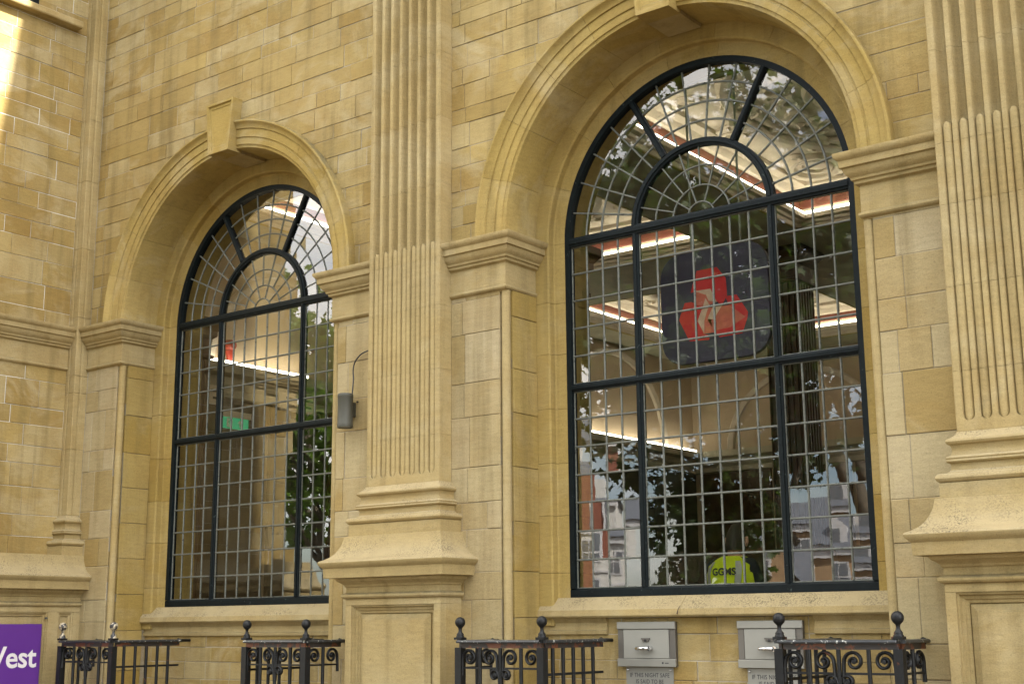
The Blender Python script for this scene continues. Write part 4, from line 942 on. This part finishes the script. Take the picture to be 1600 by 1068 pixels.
# ------------------------------------------------------------------ person in a yellow vest, back to the window
def person(x, y, z, label):
    t = empty('person', (x, y, z)); tag(t, label, 'person')
    J = {'pel': (0, 0, .95), 'sp': (0, -.01, 1.12), 'ch': (0, .0, 1.32), 'nk': (0, .03, 1.48), 'hb': (0, .06, 1.56), 'ht': (0, .10, 1.66), 'hc': (0, .115, 1.74),
         'ls': (-.17, .0, 1.42), 'le': (-.24, .06, 1.14), 'lw': (-.16, .28, 1.06), 'rs': (.17, .0, 1.42), 're': (.24, .06, 1.14), 'rw': (.16, .28, 1.06),
         'lh': (-.10, 0, .90), 'lk': (-.11, .02, .50), 'la': (-.11, -.01, .09), 'lt': (-.12, .15, .04), 'rh': (.10, 0, .90), 'rk': (.11, .02, .50), 'ra': (.11, -.01, .09), 'rt': (.12, .15, .04)}
    Rr = {'pel': (.15, .11), 'sp': (.135, .10), 'ch': (.155, .11), 'nk': (.06, .06), 'hb': (.062, .072), 'ht': (.078, .095), 'hc': (.062, .075), 'ls': (.075, .075), 'le': (.048, .048), 'lw': (.034, .034), 'rs': (.075, .075), 're': (.048, .048), 'rw': (.034, .034), 'lh': (.09, .09), 'lk': (.06, .06), 'la': (.045, .045), 'lt': (.04, .03), 'rh': (.09, .09), 'rk': (.06, .06), 'ra': (.045, .045), 'rt': (.04, .03)}
    ks = list(J); E_ = [('pel', 'sp'), ('sp', 'ch'), ('ch', 'nk'), ('nk', 'hb'), ('hb', 'ht'), ('ht', 'hc'), ('ch', 'ls'), ('ls', 'le'), ('le', 'lw'), ('ch', 'rs'), ('rs', 're'), ('re', 'rw'), ('pel', 'lh'), ('lh', 'lk'), ('lk', 'la'), ('la', 'lt'), ('pel', 'rh'), ('rh', 'rk'), ('rk', 'ra'), ('ra', 'rt')]
    V = [Vector(J[k])+Vector((x, y, z)) for k in ks]; ed = [(ks.index(a), ks.index(b)) for a, b in E_]; rad = [Rr[k] for k in ks]
    # hands: palm and five fingers each
    for sd, w in ((-1, 'lw'), (1, 'rw')):
        wi = ks.index(w); pv = V[wi]; b = len(V)
        V.append(pv+Vector((-sd*.015, .06, -.005))); rad.append((.034, .018)); ed.append((wi, b))
        for k in range(4):
            f0 = len(V); off = (k-1.5)*.02; ln = (.06, .072, .068, .052)[k]
            V.append(V[b]+Vector((off, .035, 0))); rad.append((.0095, .0095)); ed.append((b, f0))
            V.append(V[f0]+Vector((off*.1, ln*.55, -.008))); rad.append((.0088, .0088)); ed.append((f0, f0+1))
            V.append(V[f0+1]+Vector((0, ln*.4, -.022))); rad.append((.0075, .0075)); ed.append((f0+1, f0+2))
        f0 = len(V); V.append(pv+Vector((-sd*.045, .045, 0))); rad.append((.011, .011)); ed.append((wi, f0)); V.append(V[f0]+Vector((-sd*.015, .04, -.01))); rad.append((.009, .009)); ed.append((f0, f0+1))
    me = bpy.data.meshes.new('body'); me.from_pydata([tuple(v) for v in V], ed, [])
    o = bpy.data.objects.new('body', me); COL.objects.link(o)
    sk_ = o.modifiers.new('skin', 'SKIN'); ss = o.modifiers.new('sub', 'SUBSURF'); ss.levels = 1; ss.render_levels = 1
    for i_, v in enumerate(me.skin_vertices[0].data): v.radius = rad[i_]; v.use_root = (i_ == 0)
    bpy.context.view_layer.update()
    m2 = bpy.data.meshes.new_from_object(o.evaluated_get(bpy.context.evaluated_depsgraph_get())); o.modifiers.clear(); o.data = m2
    for p_ in m2.polygons: p_.use_smooth = True
    for mn in ('navy', 'skin', 'hair'): m2.materials.append(MAT[mn])
    for p_ in m2.polygons:
        c = p_.center-Vector((x, y, z))
        p_.material_index = 1 if (c.z > 1.485 or (c.y > .27 and c.z > .9)) else 0
    o.parent = t; o.matrix_parent_inverse = Matrix.Translation(-Vector(t.location))
    # hair cap, ears, nose
    cap = MB(); secs = []
    for k in range(9):
        a = pi*.5*k/8; rr0 = cos(a); zz = 1.60+.165*sin(a)
        secs.append([(x+.083*rr0*cos(b), y+.088+.102*rr0*sin(b)-(.012), z+zz-(.05 if sin(b) < .1 else -.03)*(1-k/8)) for b in (2*pi*m_/18 for m_ in range(18))])
    cap.loft(secs); put(cap, 'hair', 'hair', t, 60)
    for s in (-1, 1): put(MB().tube([(x+s*.078, y+.085, z+1.58), (x+s*.092, y+.08, z+1.615), (x+s*.088, y+.085, z+1.65)], [.012, .017, .012], 8), 'ear', 'skin', t, 60)
    put(MB().tube([(x, y+.185, z+1.66), (x, y+.215, z+1.61), (x, y+.19, z+1.60)], [.008, .016, .010], 8), 'nose', 'skin', t, 60)
    # vest: open sections round the torso
    vs = []
    for zz, rx, ry, oy in ((.86, .205, .150, 0), (1.0, .195, .145, -.005), (1.12, .190, .140, -.01), (1.26, .200, .145, -.005), (1.36, .215, .142, 0), (1.43, .205, .125, .01), (1.475, .150, .10, .02), (1.50, .095, .085, .03)):
        vs.append([(x+rx*cos(b), y+oy+ry*sin(b), z+zz) for b in (2*pi*m_/28 for m_ in range(28))])
    vest = put(MB().loft(vs, True, False), 'vest', 'hivis', t, 60)
    def strip(z0, z1, b0, b1, e=.004):
        sec = []
        for zz in [z0+(z1-z0)*q_/9 for q_ in range(10)]:
            i_ = max(q for q in range(len(vs)-1) if vs[q][0][2]-z <= zz+1e-6); za, zb_ = vs[i_][0][2]-z, vs[i_+1][0][2]-z; f = (zz-za)/(zb_-za); row = []
            for m_ in range(13):
                b = b0+(b1-b0)*m_/12; q = b/(2*pi)*28; k0 = int(q) % 28; fr_ = q-int(q)
                pa = Vector(vs[i_][k0]).lerp(Vector(vs[i_][(k0+1) % 28]), fr_); pb = Vector(vs[i_+1][k0]).lerp(Vector(vs[i_+1][(k0+1) % 28]), fr_); p0 = pa.lerp(pb, f)
                dd = Vector((p0.x-x, p0.y-y, 0)).normalized(); row.append(tuple(p0+dd*e))
            sec.append(row)
        return MB().loft(sec, False, False)
    put(strip(.95, 1.0, 0.01, 2*pi-.01), 'reflective_band', 'reflective', vest)
    put(strip(1.0, 1.46, 1.5*pi+.42, 1.5*pi+.66, .012), 'reflective_band', 'reflective', vest); put(strip(1.0, 1.46, 1.5*pi-.80, 1.5*pi-.58, .012), 'reflective_band', 'reflective', vest)
    tm = text_mb('GGMS', .075, .0025, .001)
    xf(tm, lambda a, b, c: (x+a, y-.148+.10*(a/.2)**2*.5+c-(.0 if b < .02 else 0), z+1.355+b)); put(tm, 'lettering', 'ink', vest)
    return t
person(.72, 1.15, FZ-.005, 'person in a yellow high visibility vest standing with their back to the window')

# ------------------------------------------------------------------ street in front, seen as reflections
st(MB().add([(-120, -9.5, 0), (60, -9.5, 0), (60, .3, 0), (-120, .3, 0)], [(0, 1, 2, 3)]).build('pavement', 'paving'))
st(MB().box(-120, 60, -9.65, -9.501, -.12, .002).build('kerb', 'kerb'))
st(MB().add([(-400, -400, -.12), (400, -400, -.12), (400, -9.66, -.12), (-400, -9.66, -.12)], [(0, 1, 2, 3)]).build('road', 'asphalt'))
st(MB().add([(-120, -34, .0), (60, -34, .0), (60, -17, .0), (-120, -17, .0)], [(0, 1, 2, 3)]).build('far_pavement', 'paving'))

def tree(x, y, h, crown, nleaf, leaf, label, mat='leaf', seed=1, clear=None, lean=(0, 0)):
    rnd = random.Random(seed); t = empty('plane_tree', (x, y, 0)); tag(t, label, 'tree', 'street trees reflected in the glass')
    mb = MB(); cx, cy, cz, rx, ry, rz = crown
    mb.tube(crom([(x, y, -.1), (x+.05, y, h*.4), (x+lean[0]*.5, y+lean[1]*.5, h*.75), (cx, cy, cz+rz*.5)], 5), [.24*(1-.75*k/15) for k in range(16)], 10)
    br = []
    for k in range(26):
        a = rnd.random()*2*pi; e = rnd.uniform(-.75, .9); q = rnd.uniform(.6, 1.0)
        tip = Vector((cx+rx*q*cos(a)*cos(e), cy+ry*q*sin(a)*cos(e), cz+rz*q*sin(e)))
        s0 = Vector((x+(cx-x)*.5, y+(cy-y)*.5, rnd.uniform(h*.45, cz+rz*.2)))
        mid = s0.lerp(tip, .5)+Vector((rnd.uniform(-.3, .3), rnd.uniform(-.3, .3), rnd.uniform(.1, .6)))
        pts = crom([s0, mid, tip], 4); mb.tube(pts, [.075*(1-.85*m_/8) for m_ in range(9)], 5); br.append((s0, mid, tip))
    put(mb, 'trunk', 'bark', t, 60)
    vs, fs = [], []
    shape = [(0, -.5), (.18, -.25), (.5, -.28), (.30, .02), (.46, .30), (.16, .22), (0, .55), (-.16, .22), (-.46, .30), (-.30, .02), (-.5, -.28), (-.18, -.25)]
    clumps = []
    for k in range(nleaf//55):
        while True:
            u = Vector((rnd.uniform(-1, 1), rnd.uniform(-1, 1), rnd.uniform(-1, 1)))
            if .25 < u.length < 1: break
        clumps.append((Vector((cx+u.x*rx, cy+u.y*ry, cz+u.z*rz)), rnd.uniform(.25, .65)))
    for s0, mid, tip in br:
        for f in (.6, .8, 1): clumps.append((mid.lerp(tip, f), .45))
    for k in range(nleaf):
        c, r = clumps[k % len(clumps)]
        p_ = c+Vector((rnd.gauss(0, r*.6), rnd.gauss(0, r*.6), rnd.gauss(0, r*.45)))
        if clear and clear(p_): continue
        nrm = Vector((rnd.gauss(0, .6), rnd.gauss(0, .6), rnd.uniform(.1, 1))).normalized(); u = nrm.orthogonal().normalized(); u.rotate(Matrix.Rotation(rnd.random()*6.28, 3, nrm)); w = nrm.cross(u); s_ = leaf*rnd.uniform(.65, 1.25)
        o_ = len(vs); vs += [tuple(p_+(u*a+w*b)*s_-nrm*(abs(a)*.25*s_)) for a, b in shape]; fs.append(tuple(range(o_, o_+12)))
    me = bpy.data.meshes.new('crown'); me.from_pydata(vs, [], fs); me.materials.append(MAT[mat]); o = bpy.data.objects.new('crown', me); COL.objects.link(o); o.parent = t; o.matrix_parent_inverse = Matrix.Translation(-Vector(t.location))
    return t
def low_limit(p_):     # underside of the crown: branches hang lowest in the middle
    return p_.z < max(2.5, min(5.8, 2.5+2.2*max(0, p_.x+4.9)), min(8.0, 2.5+2.4*max(0, -6.4-p_.x))) and (p_.x*9.7+p_.z*5.3) % 1 < .93 or (p_.z < 4.4 and (p_.x*7.3+p_.y*3.1) % 1 < .4)
tree(-2.9, -12.4, 5.5, (-5.4, -12.6, 7.3, 4.3, 2.7, 4.4), 26000, .23, 'dark plane tree reflected across the right window', 'leaf', 3, low_limit)
tree(-15.5, -13.2, 5, (-16.0, -13.4, 6.4, 3.2, 3.2, 3.4), 7000, .24, 'sunlit green tree reflected in the right side of the left window', 'leaf2', 5)

tree(5.5, -17.5, 5.5, (5.2, -17.5, 7.6, 4.6, 4.4, 4.4), 9000, .34, 'broad plane tree added out of view to block low sky opposite the right window', 'leaf', 11)  # added behind the camera to screen low sky and deepen the soffits
tree(14.5, -15.5, 5.5, (14.5, -15.5, 7.8, 4.6, 4.4, 4.6), 9000, .34, 'plane tree added out of view to block low sky, farthest right', 'leaf', 12)  # second unseen tree, added to keep low sky off the front
tree(-26.5, -16.5, 5.5, (-26.5, -16.5, 6.5, 3.6, 3.6, 3.6), 6000, .34, 'tree beyond the parked van, farthest left', 'leaf', 13)
tree(-15.3, -30, 3.5, (-15.3, -30, 3.7, 1.5, 1.5, 2.3), 4000, .30, 'dark leafy tree added on the far pavement to darken the reflection behind the person in yellow', 'leaf', 21)  # added so dark leaves replace bright sky in the panes and the hall shows
def house(x, y, rot, w, dpt, h, mat, cols, rows, roofh, label, wm='white', ground=None, dormers=0):
    H = empty('reflected_building', (x, y, 0)); tag(H, label, 'building')
    ca, sa = cos(rot), sin(rot); T = lambda u, v, z: (x+ca*u-sa*v, y+sa*u+ca*v, z)
    Q = lambda mb, n, m, par=None: put(xf(mb, T), n, m, par or H)
    Q(MB().box(-w/2, w/2, 0, dpt, 0, h), 'wall', mat)
    Q(MB().loft([[(-w/2-.3, -.4, h), (w/2+.3, -.4, h), (w/2+.3, dpt+.4, h), (-w/2-.3, dpt+.4, h)], [(-w/2+.6, dpt*.35, h+roofh), (w/2-.6, dpt*.35, h+roofh), (w/2-.6, dpt*.65, h+roofh), (-w/2+.6, dpt*.65, h+roofh)]]), 'roof', 'slate')
    Q(MB().box(-w/2-.15, w/2+.15, -.25, -.001, h-.45, h-.002), 'cornice', wm)
    fh = (h-.6)/rows
    for r in range(rows):
        if r: Q(MB().box(-w/2, w/2, -.10, -.001, r*fh+.1, r*fh+.28), 'string_course', wm)
        for c in range(cols):
            u = -w/2+w*(c+.5)/cols; ww = w/cols*.42; z0 = r*fh+.9 if r else .6; z1 = (r+1)*fh-.35
            if r == 0 and ground: Q(MB().box(u-w/cols*.46, u+w/cols*.46, -.12, -.001, .1, fh-.1), 'shopfront', ground); continue
            f = Q(MB().box(u-ww/2-.12, u+ww/2+.12, -.06, -.001, z0-.12, z1+.12), 'window', wm)
            put(xf(MB().box(u-ww/2, u+ww/2, -.075, -.061, z0, z1), T), 'pane', 'winglass', f)
            put(xf(MB().box(u-.03, u+.03, -.09, -.076, z0, z1).box(u-ww/2, u+ww/2, -.092, -.0765, (z0+z1)/2-.04, (z0+z1)/2+.04), T), 'sash_bar', wm, f)
    for k in range(dormers):
        u = -w/2+w*(k+.5)/dormers
        Q(MB().loft([[(u-.9, .15, h), (u+.9, .15, h), (u+.9, .15, h+1.4), (u, .15, h+2.3), (u-.9, .15, h+1.4)], [(u-.9, dpt*.3, h), (u+.9, dpt*.3, h), (u+.9, dpt*.3, h+1.4), (u, dpt*.3, h+2.3), (u-.9, dpt*.3, h+1.4)]]), 'dormer', wm)
        Q(MB().box(u-.45, u+.45, .10, .149, h+.3, h+1.3), 'dormer_window', 'winglass')
    for u in (-w*.3, w*.32): Q(MB().box(u-.5, u+.5, dpt*.4, dpt*.6, h+roofh*.5, h+roofh+1.3), 'chimney', mat)
    return H
# facades look towards the bank
house(-29.6, -36, radians(140), 9, 9, 9.2, 'brick', 4, 3, 2.2, 'red brick house reflected at the left edge of the right window', 'white', 'shopgreen', 2)
house(-45.7, -61, radians(150), 12, 10, 8.6, 'stucco', 6, 3, 1.6, 'white terrace with sash windows reflected in the right window', 'white')
house(-29.5, -72, radians(160), 13, 9, 6.4, 'sandst', 5, 2, 3.0, 'tan gabled house reflected low in the right window', 'white', None, 3)
house(-1, -48, radians(180), 18, 9, 7.5, 'stucco', 7, 2, 2.0, 'pale rendered house standing across the square', 'white')
house(-46, -22, radians(115), 16, 9, 8.0, 'sandst', 6, 2, 2.2, 'tan house beyond the green tree, reflected in the left window', 'white')

# parked van reflected low in the left window
vn = empty('parked_van', (-18.5, -10.9, -.12)); tag(vn, 'white parked van reflected low in the left window', 'van')
vx, vy, vz = -18.5, -10.9, -.12
sec = [(-2.5, .45), (-2.5, 1.0), (-1.75, 1.15), (-1.15, 1.95), (2.45, 2.0), (2.5, .45)]
put(MB().loft([[(vx+a, vy+s*(.95 if b < 1.2 else .86), vz+b) for a, b in sec] for s in (-1, 1)]), 'body', 'vanwhite', vn)
put(MB().loft([[(vx+a, vy+s*.965, vz+b) for a, b in ((-1.55, 1.2), (-1.12, 1.8), (-.35, 1.82), (-.35, 1.2))] for s in (.93, 1)]), 'side_window', 'winglass', vn)
for a in (-1.6, 1.65):
    for s in (-1, 1):
        wv = put(xf(MB().lathe([(0, -.1), (.26, -.1), (.33, -.08), (.33, .08), (.26, .1), (0, .1)], (0, 0, 0), 18, 'y'), lambda x, y, z: (vx+a+x, vy+s*.88+y, vz+.33+z)), 'wheel', 'rubber', vn, 40)
for s in (-1, 1): put(MB().box(vx-2.53, vx-2.48, vy+s*.6, vy+s*.85, vz+.75, vz+.92), 'headlight', 'chrome', vn)
